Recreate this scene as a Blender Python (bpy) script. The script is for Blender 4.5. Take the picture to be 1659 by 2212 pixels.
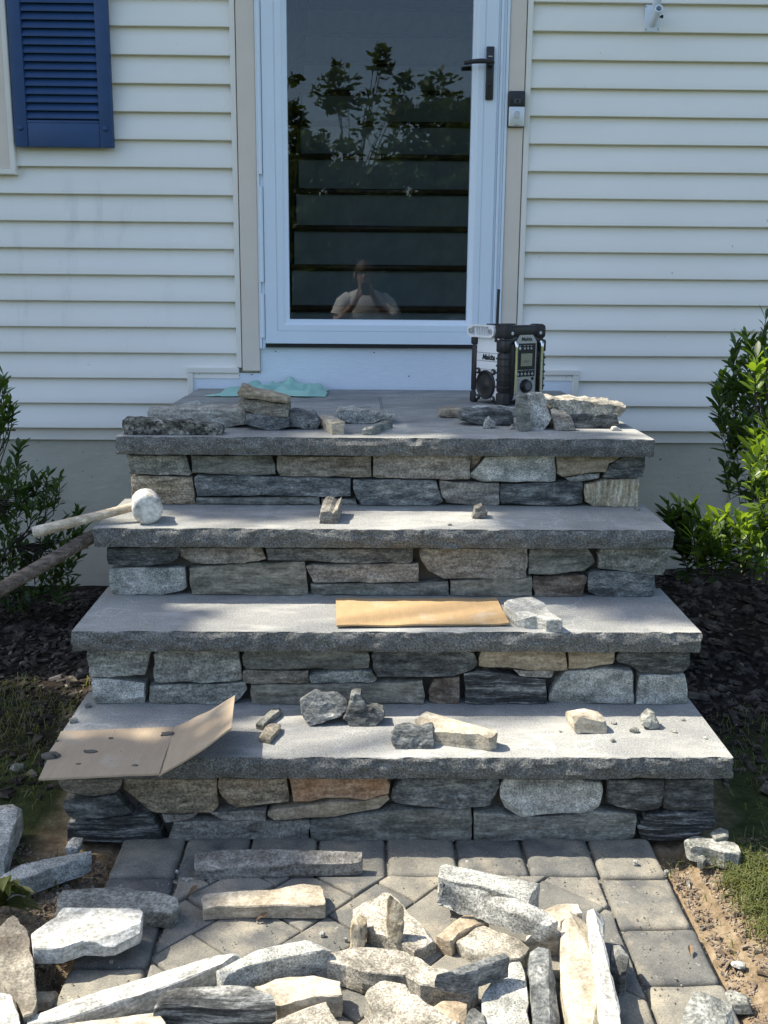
import bpy, bmesh, math, random
from mathutils import Vector, Matrix, noise
from mathutils.geometry import delaunay_2d_cdt
from math import radians as R_, sin, cos, pi
for o in list(bpy.data.objects): bpy.data.objects.remove(o)
scn = bpy.context.scene
COL = scn.collection
# ------------------------------------------------------------------ camera
CAM = Vector((-.0575, -4.3113, 1.2338))
YAW, PIT, ROL = R_(1.0672), R_(12.2454), R_(.4637)
FPX = 2237.0                       # focal length for a 2212 px high frame
FW = Vector((sin(YAW)*cos(PIT), cos(YAW)*cos(PIT), -sin(PIT)))
RT = Vector((cos(YAW), -sin(YAW), 0)); UP = RT.cross(FW)
R2 = RT*cos(ROL)+UP*sin(ROL); U2 = -RT*sin(ROL)+UP*cos(ROL)
cd = bpy.data.cameras.new('camera'); cam = bpy.data.objects.new('camera', cd); COL.objects.link(cam)
cd.sensor_fit = 'VERTICAL'; cd.sensor_height = 36; cd.lens = 36*FPX/2212
cd.clip_start = .01; cd.clip_end = 600
cam.matrix_world = Matrix(((R2.x, U2.x, -FW.x, CAM.x), (R2.y, U2.y, -FW.y, CAM.y), (R2.z, U2.z, -FW.z, CAM.z), (0, 0, 0, 1)))
scn.camera = cam
# ------------------------------------------------------------------ light
SUN = Vector((-.75, .15, 1.0)).normalized()          # direction towards the sun
w = bpy.data.worlds.new('World'); scn.world = w; w.use_nodes = True
nt = w.node_tree; bg = nt.nodes['Background']
sk = nt.nodes.new('ShaderNodeTexSky'); sk.sky_type = 'NISHITA'; sk.sun_disc = False
sk.sun_elevation = math.asin(SUN.z); sk.sun_rotation = math.atan2(SUN.x, SUN.y)
sk.air_density = 1.0; sk.dust_density = 1.6; sk.ozone_density = 1.0
nt.links.new(sk.outputs[0], bg.inputs[0]); bg.inputs[1].default_value = .15
sl = bpy.data.lights.new('sun', 'SUN'); sl.energy = 4.9; sl.angle = R_(.53); sl.color = (1, .92, .78)
so = bpy.data.objects.new('sun', sl); COL.objects.link(so)
so.rotation_euler = (-SUN).to_track_quat('-Z', 'Y').to_euler(); so.location = (-6, 0, 12)
vs = scn.view_settings; vs.view_transform = 'Standard'; vs.look = 'None'; vs.exposure = 1.0; vs.gamma = 1; vs.use_curve_mapping = False
# ------------------------------------------------------------------ pixel -> place
CR = {'A': (0, 2733, .5425), 'B': (800, 2733, .5425), 'C': (1600, 2733, .5425), 'J0': (0, 2400, .5425), 'J': (800, 2400, .5425),
      'K': (1600, 2400, .5425), 'H0': (0, 1900, .5425), 'H': (800, 1900, .5425), 'I': (1600, 1900, .5425), 'F0': (0, 1400, .5425),
      'F': (800, 1400, .5425), 'G': (1600, 1400, .5425), 'P': (300, 1200, .4822), 'Q': (1000, 1200, .36166), 'R': (1400, 900, .4822),
      'T4': (0, 700, .5425), 'd': (0, 0, 1.50693), 'S1': (2120, 980, .22905), 'S2': (2100, 1450, .2411), 'S3': (0, 1380, .2712),
      'X': (1500, 930, .1929), 'DB': (1480, 100, .18083), 'FB': (1980, 0, .18083)}
def ray(c, x, y):
    ox, oy, s = CR[c]
    return FW*FPX + R2*((ox+s*x)/1.50693-829.5) - U2*((oy+s*y)/1.50693-1106)
def hz(c, x, y, z): d = ray(c, x, y); return CAM + d*((z-CAM.z)/d.z)
def hy(c, x, y, yy): d = ray(c, x, y); return CAM + d*((yy-CAM.y)/d.y)
def hx(c, x, y, xx): d = ray(c, x, y); return CAM + d*((xx-CAM.x)/d.x)
# ------------------------------------------------------------------ objects
W = {}
def tag(o, label=None, cat=None, group=None, kind=None):
    if label: o['label'] = label
    if cat: o['category'] = cat
    if group: o['group'] = group
    if kind: o['kind'] = kind
    return o
def empty(name, loc=(0, 0, 0), label=None, cat=None, group=None, kind=None, parent=None):
    o = bpy.data.objects.new(name, None); COL.objects.link(o); o.empty_display_size = .05
    loc = Vector(loc); W[o.name] = loc.copy(); o.location = loc
    if parent: o.parent = parent; o.location = loc - W[parent.name]
    return tag(o, label, cat, group, kind)
def mk(name, verts, faces, mat, parent=None, org=None, smooth=None, rotz=0.0):
    vs_ = [Vector(v) for v in verts]
    if org is None:
        xs = [v.x for v in vs_]; ys = [v.y for v in vs_]; zs = [v.z for v in vs_]
        org = Vector(((min(xs)+max(xs))/2, (min(ys)+max(ys))/2, min(zs)))
    org = Vector(org)
    loc = [v-org for v in vs_]
    if rotz: m = Matrix.Rotation(-rotz, 3, 'Z'); loc = [m@v for v in loc]
    me = bpy.data.meshes.new(name); me.from_pydata(loc, [], faces); me.validate()
    bm = bmesh.new(); bm.from_mesh(me); bmesh.ops.recalc_face_normals(bm, faces=bm.faces); bm.to_mesh(me); bm.free()
    if mat: me.materials.append(mat)
    if smooth is not None:
        for p in me.polygons: p.use_smooth = True
        if smooth < 179: me.set_sharp_from_angle(angle=R_(smooth))
    o = bpy.data.objects.new(name, me); COL.objects.link(o); W[o.name] = org
    if parent: o.parent = parent; o.location = org - W[parent.name]
    else: o.location = org
    if rotz: o.rotation_euler.z = rotz
    return o
class MB:
    def __init__(s): s.v = []; s.f = []
    def add(s, v, f):
        n = len(s.v); s.v += [Vector(a) for a in v]; s.f += [[i+n for i in q] for q in f]; return s
    def box(s, x0, x1, y0, y1, z0, z1):
        return s.add([(x0, y0, z0), (x1, y0, z0), (x1, y1, z0), (x0, y1, z0), (x0, y0, z1), (x1, y0, z1), (x1, y1, z1), (x0, y1, z1)],
                     [(3, 2, 1, 0), (4, 5, 6, 7), (0, 1, 5, 4), (1, 2, 6, 5), (2, 3, 7, 6), (3, 0, 4, 7)])
    def bbox(s, x0, x1, y0, y1, z0, z1, b=.003, seg=2):
        bm = bmesh.new(); t = MB().box(x0, x1, y0, y1, z0, z1)
        vv = [bm.verts.new(v) for v in t.v]; [bm.faces.new([vv[i] for i in f]) for f in t.f]
        bmesh.ops.bevel(bm, geom=bm.edges[:], offset=b, segments=seg, affect='EDGES', profile=.5)
        bm.verts.index_update(); s.add([v.co.copy() for v in bm.verts], [[v.index for v in f.verts] for f in bm.faces]); bm.free(); return s
    def tube(s, pts, rad, n=8, cap=True):
        pts = [Vector(p) for p in pts]
        if not isinstance(rad, (list, tuple)): rad = [rad]*len(pts)
        prev = None; V = []; F = []
        for i, p in enumerate(pts):
            t = (pts[min(i+1, len(pts)-1)]-pts[max(i-1, 0)]).normalized()
            a = Vector((0, 0, 1)) if abs(t.z) < .9 else Vector((1, 0, 0))
            if prev is not None: a = prev
            u = (a - t*a.dot(t)).normalized(); prev = u; v = t.cross(u)
            for k in range(n): V.append(p + (u*cos(2*pi*k/n)+v*sin(2*pi*k/n))*rad[i])
        for i in range(len(pts)-1):
            for k in range(n): F.append((i*n+k, i*n+(k+1) % n, (i+1)*n+(k+1) % n, (i+1)*n+k))
        if cap: F.append(list(range(n))[::-1]); F.append([(len(pts)-1)*n+k for k in range(n)])
        return s.add(V, F)
    def prism(s, poly, ext):
        n = len(poly); e = Vector(ext); P = [Vector(p) for p in poly]
        return s.add(P+[p+e for p in P], [list(range(n)), [2*n-1-i for i in range(n)]]+[(i, i+n, (i+1) % n+n, (i+1) % n) for i in range(n)])
    def lathe(s, c, axis, prof, n=24):
        c = Vector(c); a = Vector(axis).normalized(); u = a.orthogonal().normalized(); v = a.cross(u); V = []; F = []
        for r, h in prof:
            for k in range(n): V.append(c+a*h+(u*cos(2*pi*k/n)+v*sin(2*pi*k/n))*max(r, 1e-5))
        for i in range(len(prof)-1):
            for k in range(n): F.append((i*n+k, i*n+(k+1) % n, (i+1)*n+(k+1) % n, (i+1)*n+k))
        F.append(list(range(n))[::-1]); F.append([(len(prof)-1)*n+k for k in range(n)])
        return s.add(V, F)
    def ring(s, x0, x1, z0, z1, prof):
        V = []; F = []
        for ins, y in prof: V += [(x0+ins, y, z0+ins), (x1-ins, y, z0+ins), (x1-ins, y, z1-ins), (x0+ins, y, z1-ins)]
        for i in range(len(prof)-1):
            for k in range(4): F.append((i*4+k, i*4+(k+1) % 4, (i+1)*4+(k+1) % 4, (i+1)*4+k))
        return s.add(V, F)
    def mk(s, name, mat, parent=None, **k): return mk(name, s.v, s.f, mat, parent, **k)
def text_mesh(name, txt, size, mat, parent, mat4, shear=0, extrude=.0006, offset=0, sx=1.0):
    cu = bpy.data.curves.new(name, 'FONT'); cu.body = txt; cu.size = size; cu.shear = shear; cu.extrude = extrude; cu.offset = offset
    cu.align_x = 'CENTER'; cu.align_y = 'CENTER'; cu.resolution_u = 4
    t = bpy.data.objects.new('t', cu); COL.objects.link(t); dg = bpy.context.evaluated_depsgraph_get(); dg.update()
    me = bpy.data.meshes.new_from_object(t.evaluated_get(dg)); bpy.data.objects.remove(t); bpy.data.curves.remove(cu)
    me.transform(mat4 @ Matrix.Diagonal((sx, 1, 1, 1))); me.name = name; me.materials.clear(); me.materials.append(mat)
    o = bpy.data.objects.new(name, me); COL.objects.link(o); W[o.name] = Vector(); o.parent = parent
    o.location = -W[parent.name] if parent else Vector(); return o
# ------------------------------------------------------------------ materials
def newmat(name):
    m = bpy.data.materials.new(name); m.use_nodes = True; n = m.node_tree
    return m, n, n.nodes['Principled BSDF']
def nd(n, t, **k):
    x = n.nodes.new(t)
    for a, b in k.items():
        if a in x.bl_rna.properties.keys(): setattr(x, a, b)
        else: x.inputs[a].default_value = b
    return x
def ramp(n, src, stops):
    r = n.nodes.new('ShaderNodeValToRGB'); e = r.color_ramp.elements
    while len(e) < len(stops): e.new(.5)
    for q, (p, c) in zip(e, stops): q.position = p; q.color = tuple(c)+(1,) if len(c) == 3 else c
    n.links.new(src, r.inputs[0]); return r.outputs[0]
def mixc(n, a, b, f, mode='MIX'):
    m = n.nodes.new('ShaderNodeMix'); m.data_type = 'RGBA'; m.blend_type = mode
    for s, v in ((0, f), (6, a), (7, b)):
        if hasattr(v, 'is_output') or isinstance(v, bpy.types.NodeSocket): n.links.new(v, m.inputs[s])
        else: m.inputs[s].default_value = v if s == 0 else (tuple(v)+(1,) if len(v) == 3 else v)
    return m.outputs[2]
def noise_n(n, vec, scale, detail=4, rough=.6):
    t = nd(n, 'ShaderNodeTexNoise'); t.inputs['Scale'].default_value = scale; t.inputs['Detail'].default_value = detail; t.inputs['Roughness'].default_value = rough
    n.links.new(vec, t.inputs['Vector']); return t.outputs['Fac']
def mapped(n, vec, sc, loc=None):
    m = nd(n, 'ShaderNodeMapping'); m.inputs['Scale'].default_value = sc; n.links.new(vec, m.inputs['Vector'])
    if loc is not None: n.links.new(loc, m.inputs['Location'])
    return m.outputs[0]
def bump(n, b, h, strength=.4, dist=.003):
    x = nd(n, 'ShaderNodeBump'); x.inputs['Strength'].default_value = strength; x.inputs['Distance'].default_value = dist
    n.links.new(h, x.inputs['Height']); n.links.new(x.outputs[0], b.inputs['Normal'])
def math_n(n, op, a, b):
    m = nd(n, 'ShaderNodeMath', operation=op)
    for i, v in enumerate((a, b)):
        if isinstance(v, bpy.types.NodeSocket): n.links.new(v, m.inputs[i])
        else: m.inputs[i].default_value = v
    return m.outputs[0]
def plain(name, c, rough=.5, metal=0.0, noise_amt=.06, scale=30, bmp=0, spec=None, coat=0):
    m, n, b = newmat(name); b.inputs['Roughness'].default_value = rough; b.inputs['Metallic'].default_value = metal
    tc = nd(n, 'ShaderNodeTexCoord').outputs['Object']; f = noise_n(n, tc, scale, 5)
    lo = tuple(x*(1-noise_amt) for x in c); hi = tuple(min(1, x*(1+noise_amt)) for x in c)
    n.links.new(ramp(n, f, [(.3, lo), (.7, hi)]), b.inputs['Base Color'])
    if bmp: bump(n, b, noise_n(n, tc, scale*8, 3), bmp, .001)
    if spec is not None: b.inputs['Specular IOR Level'].default_value = spec
    return m
def rockmat(name, dk, md, lt, streak=(1, 1, 5), freq=16, speck=.5, sps=170, spst=(1, 1, 1), rust=None, rust_amt=.5, bmp=.6, vary=.12, rough=.85, sat=.76):
    m, n, b = newmat(name); b.inputs['Roughness'].default_value = rough; b.inputs['Specular IOR Level'].default_value = .25
    tc = nd(n, 'ShaderNodeTexCoord').outputs['Object']
    rnd = nd(n, 'ShaderNodeObjectInfo').outputs['Random']
    off = nd(n, 'ShaderNodeCombineXYZ')
    for i, k in enumerate((37.0, 91.0, 53.0)): n.links.new(math_n(n, 'MULTIPLY', rnd, k), off.inputs[i])
    off = off.outputs[0]
    # warp so that the layering wavers
    wn = nd(n, 'ShaderNodeTexNoise'); wn.inputs['Scale'].default_value = 9; wn.inputs['Detail'].default_value = 3
    n.links.new(mapped(n, tc, (1, 1, 1), off), wn.inputs['Vector'])
    wv = nd(n, 'ShaderNodeVectorMath', operation='MULTIPLY_ADD'); n.links.new(wn.outputs['Color'], wv.inputs[0]); wv.inputs[1].default_value = (.02, .02, .013); n.links.new(tc, wv.inputs[2])
    v1 = mapped(n, wv.outputs[0], streak, off)
    f1 = noise_n(n, v1, freq, 9, .68)
    tw = lambda c: (c[0]*1.03, c[1]*1.0, c[2]*.90)
    col = ramp(n, f1, [(.35, tw(tuple(x*.82 for x in dk))), (.50, tw(md)), (.65, tw(tuple(min(.8, x*1.12) for x in lt)))])
    if rust:
        f3 = noise_n(n, mapped(n, tc, (1, 1, 1.6), off), 9, 5, .6)
        rf = ramp(n, f3, [(.45, (0, 0, 0)), (.68, (rust_amt,)*3)])
        col = mixc(n, col, rust, rf)
    v2 = mapped(n, tc, spst, off)
    f2 = noise_n(n, v2, sps, 3, .7)
    sp = ramp(n, f2, [(.34, (1-speck*1.15,)*3), (.5, (1, 1, 1)), (.66, (1+speck*1.15,)*3)])
    col = mixc(n, col, sp, 1.0, 'MULTIPLY')
    f5 = noise_n(n, mapped(n, tc, (1, 1, 1), off), 60, 5, .7)
    col = mixc(n, col, ramp(n, f5, [(.35, (.78, .78, .78)), (.65, (1.20, 1.20, 1.20))]), 1.0, 'MULTIPLY')
    hv = nd(n, 'ShaderNodeHueSaturation'); hv.inputs['Saturation'].default_value = sat; n.links.new(col, hv.inputs['Color'])
    n.links.new(math_n(n, 'MULTIPLY_ADD' if False else 'ADD', math_n(n, 'MULTIPLY', rnd, vary*2), 1-vary), hv.inputs['Value'])
    n.links.new(hv.outputs[0], b.inputs['Base Color'])
    h = math_n(n, 'ADD', math_n(n, 'MULTIPLY', f1, 1.3), math_n(n, 'ADD', math_n(n, 'MULTIPLY', f5, .9), math_n(n, 'MULTIPLY', f2, .35)))
    bump(n, b, h, bmp*.8, .005)
    return m
RK = {
 'grey':  rockmat('grey gneiss', (.13, .14, .13), (.22, .23, .215), (.32, .33, .31), (1, 1, 3.5), speck=.45),
 'lgrey': rockmat('light grey granite', (.22, .235, .23), (.33, .345, .335), (.45, .46, .45), (1, 1, 2), speck=.5, sps=260),
 'white': rockmat('pale quartzite', (.30, .31, .305), (.41, .42, .415), (.52, .53, .525), (1, 2, 5), speck=.3, freq=20),
 'dark':  rockmat('dark slaty gneiss', (.042, .047, .050), (.088, .097, .102), (.20, .21, .21), (1, 1, 4), speck=.4, spst=(.7, 1, 1.5)),
 'blue':  rockmat('blue grey gneiss', (.066, .075, .082), (.128, .143, .154), (.255, .267, .27), (1, 1, 3.5), speck=.45, spst=(.7, 1, 1.5)),
 'band':  rockmat('white banded dark gneiss', (.028, .030, .032), (.062, .066, .07), (.30, .31, .31), (.7, 1, 9), freq=12, speck=.35, spst=(.7, 1, 1.5)),
 'brown': rockmat('brown schist', (.10, .09, .072), (.19, .172, .14), (.29, .265, .22), (1, 1, 5), speck=.35, rust=(.20, .13, .07), rust_amt=.45),
 'taupe': rockmat('taupe gneiss', (.14, .13, .115), (.225, .21, .188), (.31, .295, .265), (1, 1, 4), speck=.4),
 'pgrey': rockmat('pale taupe gneiss', (.20, .195, .175), (.30, .295, .27), (.42, .415, .385), (1, 1, 5), speck=.3),
 'olive': rockmat('olive grey schist', (.125, .118, .094), (.205, .194, .158), (.285, .272, .225), (1, 1, 4.5), speck=.2, spst=(.7, 1, 1.5)),
 'green': rockmat('greenish slate', (.105, .11, .10), (.172, .178, .162), (.255, .262, .24), (.8, 1, 4), speck=.3, spst=(.7, 1, 1.5)),
 'tan':   rockmat('tan sandstone', (.21, .165, .105), (.32, .26, .175), (.42, .36, .26), (1, 1, 4), speck=.22, rust=(.34, .22, .10), rust_amt=.35),
 'cream': rockmat('cream sandstone', (.27, .24, .185), (.385, .345, .27), (.48, .44, .365), (1, 1.5, 4), speck=.2, rust=(.42, .31, .17), rust_amt=.4),
 'rust':  rockmat('orange stained gneiss', (.24, .13, .065), (.36, .215, .125), (.46, .33, .22), (1, 1, 4), speck=.3, rust=(.42, .19, .06), rust_amt=.6, sat=.85),
 'ochre': rockmat('ochre stained gneiss', (.12, .098, .068), (.235, .19, .125), (.36, .31, .22), (1, 1, 5), speck=.45, rust=(.30, .18, .07), rust_amt=.5),
 'vtan':  rockmat('tan upright grained stone', (.20, .155, .085), (.33, .27, .165), (.50, .46, .37), (5, 1, .8), speck=.25),
 'tspeck': rockmat('pinkish speckled granite', (.17, .155, .13), (.305, .285, .24), (.42, .395, .345), (1, 1, 2), speck=.42, sps=240),
 'gspeck': rockmat('salt and pepper granite', (.17, .175, .17), (.31, .315, .305), (.46, .465, .45), (1, 1, 2), speck=.55, sps=230),
 'pit': rockmat('dark pitted stone', (.045, .044, .04), (.115, .113, .103), (.27, .27, .25), (1, 1, 2), freq=22, speck=.75, sps=95),
 'rustdk': rockmat('dark rusty stone', (.055, .04, .028), (.13, .10, .075), (.26, .225, .18), (1, 1, 3), speck=.3, rust=(.20, .10, .04), rust_amt=.5),
}
def granite_slab():
    m, n, b = newmat('grey granite tread'); b.inputs['Roughness'].default_value = .8; b.inputs['Specular IOR Level'].default_value = .3
    tc = nd(n, 'ShaderNodeTexCoord').outputs['Object']; geo = nd(n, 'ShaderNodeNewGeometry'); sx = nd(n, 'ShaderNodeSeparateXYZ'); n.links.new(geo.outputs['True Normal'], sx.inputs[0])
    f2 = noise_n(n, tc, 260, 3, .75); f1 = noise_n(n, tc, 3.5, 5, .6); f3 = noise_n(n, mapped(n, tc, (1, 2.4, 1)), 8, 4, .55)
    top = ramp(n, f2, [(.30, (.155, .16, .155)), (.5, (.262, .265, .25)), (.7, (.42, .42, .395))])
    top = mixc(n, top, ramp(n, f1, [(.35, (.80, .80, .82)), (.65, (1.13, 1.13, 1.11))]), 1.0, 'MULTIPLY')
    dust = ramp(n, f3, [(.48, (0, 0, 0)), (.72, (.62, .62, .62))]); top = mixc(n, top, (.42, .41, .38), dust)
    # thin pale scuffs
    wv = nd(n, 'ShaderNodeTexVoronoi', feature='DISTANCE_TO_EDGE'); wv.inputs['Scale'].default_value = 3.2; wd = nd(n, 'ShaderNodeTexNoise'); wd.inputs['Scale'].default_value = 5
    n.links.new(tc, wd.inputs['Vector']); va = nd(n, 'ShaderNodeVectorMath', operation='ADD'); n.links.new(wd.outputs['Color'], va.inputs[0]); n.links.new(mapped(n, tc, (1, 2, 1)), va.inputs[1]); n.links.new(va.outputs[0], wv.inputs['Vector'])
    sc = ramp(n, wv.outputs['Distance'], [(.0, (.6, .6, .6)), (.022, (0, 0, 0))]); sc = mixc(n, sc, ramp(n, f1, [(.48, (0, 0, 0)), (.62, (1, 1, 1))]), 1.0, 'MULTIPLY')
    top = mixc(n, top, (.50, .50, .48), sc)
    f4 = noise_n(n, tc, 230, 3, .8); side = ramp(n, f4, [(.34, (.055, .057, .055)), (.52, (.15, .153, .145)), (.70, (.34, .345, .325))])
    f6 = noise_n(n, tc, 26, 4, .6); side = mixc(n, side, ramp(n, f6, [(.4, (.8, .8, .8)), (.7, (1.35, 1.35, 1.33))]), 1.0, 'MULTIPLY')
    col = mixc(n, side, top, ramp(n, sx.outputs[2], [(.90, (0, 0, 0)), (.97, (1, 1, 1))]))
    n.links.new(col, b.inputs['Base Color'])
    hh = math_n(n, 'MULTIPLY', math_n(n, 'ADD', f4, math_n(n, 'MULTIPLY', f6, 1.5)), ramp(n, sx.outputs[2], [(.85, (1, 1, 1)), (.97, (.12, .12, .12))]))
    bump(n, b, hh, .7, .006); return m
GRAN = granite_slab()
def siding_mat():
    m, n, b = newmat('cream vinyl siding'); b.inputs['Roughness'].default_value = .55; b.inputs['Specular IOR Level'].default_value = .3
    geo = nd(n, 'ShaderNodeNewGeometry').outputs['Position']
    f1 = noise_n(n, mapped(n, geo, (.7, 1, 1.5)), 2.2, 5, .6); col = ramp(n, f1, [(.3, (.79, .765, .71)), (.7, (.85, .82, .765))])
    # grey rain runs under the window on the left
    f2 = noise_n(n, mapped(n, geo, (4, 1, .9)), 2.5, 5, .65); g = nd(n, 'ShaderNodeSeparateXYZ'); n.links.new(geo, g.inputs[0])
    band = ramp(n, math_n(n, 'MULTIPLY', math_n(n, 'ADD', g.outputs[0], 1.9), .5), [(.0, (0, 0, 0)), (.15, (1, 1, 1)), (.42, (1, 1, 1)), (.58, (0, 0, 0))])
    bandz = ramp(n, math_n(n, 'MULTIPLY', math_n(n, 'SUBTRACT', g.outputs[2], .6), .6), [(.1, (0, 0, 0)), (.3, (1, 1, 1)), (.55, (1, 1, 1)), (.66, (0, 0, 0))])
    st = mixc(n, mixc(n, ramp(n, f2, [(.55, (0, 0, 0)), (.76, (.36, .36, .36))]), band, 1.0, 'MULTIPLY'), bandz, 1.0, 'MULTIPLY')
    col = mixc(n, col, (.34, .35, .36), st)
    f3 = noise_n(n, geo, 38, 2, .5); col = mixc(n, col, (.30, .27, .22), ramp(n, f3, [(.765, (0, 0, 0)), (.80, (.6, .6, .6))]))
    n.links.new(col, b.inputs['Base Color'])
    f5 = noise_n(n, mapped(n, geo, (3, 1, 60)), 12, 4, .6); f6 = noise_n(n, mapped(n, geo, (1, 1, .3)), 2.0, 2, .5)
    bump(n, b, math_n(n, 'ADD', math_n(n, 'MULTIPLY', f5, .05), f6), .35, .006); return m
SIDING = siding_mat()
DOORW = plain('white painted metal', (.69, .76, .84), .38, 0, .025, 4)
TRIMC = plain('cream trim', (.78, .74, .67), .5, 0, .04, 6)
CASING = plain('beige casing', (.70, .61, .52), .6, 0, .05, 5, .05)
BLACK = plain('black plastic', (.009, .009, .010), .42, 0, .15, 20)
BLKMET = plain('black painted metal', (.012, .013, .015), .38, 0, .1, 20)
BLUE = plain('blue shutter paint', (.018, .060, .165), .55, 0, .12, 14, .1)
SILVER = plain('brushed silver', (.62, .63, .63), .38, .55, .04, 40)
CHROME = plain('chrome tube', (.75, .76, .76), .14, 1, .03, 10)
WHITEP = plain('white plastic', (.78, .79, .80), .4, 0, .03, 10)
PANELG = plain('silver grey panel', (.42, .42, .40), .4, .35, .04, 30)
DKGREY = plain('dark grey rubber', (.016, .016, .017), .6, 0, .15, 40)
LCD = plain('lcd glass', (.30, .29, .20), .25, 0, .1, 30)
INK = plain('dark ink', (.012, .012, .014), .6)
INKG = plain('grey ink', (.30, .31, .32), .6)
INKW = plain('pale ink', (.62, .62, .6), .6)
WOODL = rockmat('pale ash wood', (.34, .255, .155), (.45, .355, .235), (.56, .47, .34), (1, 9, 9), freq=9, speck=.05, bmp=.03, rust=(.66, .65, .60), rust_amt=.45)
WOODD = rockmat('weathered brown wood', (.055, .038, .028), (.115, .085, .065), (.17, .135, .11), (1, 9, 9), freq=10, speck=.12, bmp=.05)
def rubber():
    m, n, b = newmat('dirty white rubber'); b.inputs['Roughness'].default_value = .7
    tc = nd(n, 'ShaderNodeTexCoord').outputs['Object']; f = noise_n(n, tc, 22, 6, .65); f2 = noise_n(n, tc, 90, 3, .6)
    col = ramp(n, f, [(.34, (.20, .19, .165)), (.44, (.46, .445, .40)), (.60, (.66, .65, .61)), (.8, (.74, .73, .70))])
    col = mixc(n, col, ramp(n, f2, [(.35, (.8, .8, .8)), (.65, (1.1, 1.1, 1.1))]), 1.0, 'MULTIPLY'); n.links.new(col, b.inputs['Base Color']); bump(n, b, f2, .06, .001); return m
RUBW = rubber()
def corr(name, c, ax):
    m, n, b = newmat(name); b.inputs['Roughness'].default_value = .85; b.inputs['Specular IOR Level'].default_value = .15
    tc = nd(n, 'ShaderNodeTexCoord').outputs['Object']; f = noise_n(n, mapped(n, tc, (4, .8, 1) if ax == 0 else (.8, 4, 1)), 14, 6, .65)
    col = ramp(n, f, [(.3, tuple(x*.93 for x in c)), (.7, tuple(x*1.07 for x in c))]); f2 = noise_n(n, tc, 9, 5, .6)
    col = mixc(n, col, (.47, .44, .38), ramp(n, f2, [(.56, (0, 0, 0)), (.74, (.5, .5, .5))])); f3 = noise_n(n, tc, 55, 2, .5)
    col = mixc(n, col, (.14, .12, .09), ramp(n, f3, [(.73, (0, 0, 0)), (.76, (.7, .7, .7))])); n.links.new(col, b.inputs['Base Color'])
    wv = nd(n, 'ShaderNodeTexWave', wave_type='BANDS', bands_direction='X' if ax == 0 else 'Y'); wv.inputs['Scale'].default_value = 38; wv.inputs['Distortion'].default_value = .6; n.links.new(tc, wv.inputs['Vector'])
    bump(n, b, math_n(n, 'ADD', wv.outputs['Fac'], math_n(n, 'MULTIPLY', f2, 2)), .12, .0012); return m
CARD1 = corr('bright cardboard', (.40, .275, .145), 0)
CARD2 = corr('used cardboard', (.37, .295, .21), 0)
TEAL = plain('mint green cloth', (.33, .56, .48), .85, 0, .12, 12, .3)
def concrete(name, c, pits=True):
    m, n, b = newmat(name); b.inputs['Roughness'].default_value = .85; b.inputs['Specular IOR Level'].default_value = .2
    tc = nd(n, 'ShaderNodeNewGeometry').outputs['Position']; f1 = noise_n(n, tc, 2.4, 6, .6); f2 = noise_n(n, tc, 45, 4, .6)
    col = ramp(n, f1, [(.3, tuple(x*.82 for x in c)), (.7, tuple(x*1.12 for x in c))])
    pit = ramp(n, noise_n(n, tc, 62, 2, .5), [(.255, (0, 0, 0)), (.295, (1, 1, 1))]); col = mixc(n, tuple(x*.3 for x in c), col, pit)
    n.links.new(col, b.inputs['Base Color']); bump(n, b, math_n(n, 'ADD', f2, math_n(n, 'ADD', pit, noise_n(n, mapped(n, tc, (1, 1, 5)), 9, 3))), .35, .006); return m
FOUND = concrete('foundation concrete', (.47, .45, .37))
MORTAR = concrete('grey mortar', (.115, .108, .092))
def paver_mat():
    m, n, b = newmat('tumbled concrete paver'); b.inputs['Roughness'].default_value = .9; b.inputs['Specular IOR Level'].default_value = .2
    geo = nd(n, 'ShaderNodeNewGeometry').outputs['Position']; rnd = nd(n, 'ShaderNodeObjectInfo').outputs['Random']
    base = ramp(n, rnd, [(.0, (.115, .118, .116)), (.45, (.175, .173, .158)), (.75, (.215, .205, .175)), (1.0, (.15, .153, .15))])
    f1 = noise_n(n, geo, 11, 6, .62); base = mixc(n, base, ramp(n, f1, [(.3, (.62, .63, .66)), (.7, (1.34, 1.30, 1.2))]), 1.0, 'MULTIPLY')
    f3 = noise_n(n, geo, 7.5, 5, .6); base = mixc(n, base, (.42, .37, .275), ramp(n, f3, [(.50, (0, 0, 0)), (.70, (.60, .60, .60))]))
    f4 = noise_n(n, geo, 34, 4, .6); base = mixc(n, base, (.47, .46, .43), ramp(n, f4, [(.66, (0, 0, 0)), (.74, (.6, .6, .6))]))
    f2 = noise_n(n, geo, 320, 2, .7); base = mixc(n, base, ramp(n, f2, [(.3, (.72, .72, .72)), (.7, (1.28, 1.28, 1.28))]), 1.0, 'MULTIPLY')
    n.links.new(base, b.inputs['Base Color']); bump(n, b, math_n(n, 'ADD', math_n(n, 'MULTIPLY', f2, .5), f4), .45, .003); return m
PAVER = paver_mat()
SAND = rockmat('joint sand', (.10, .092, .08), (.18, .168, .145), (.30, .28, .245), (1, 1, 1), freq=70, speck=.5, bmp=.8)
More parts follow.
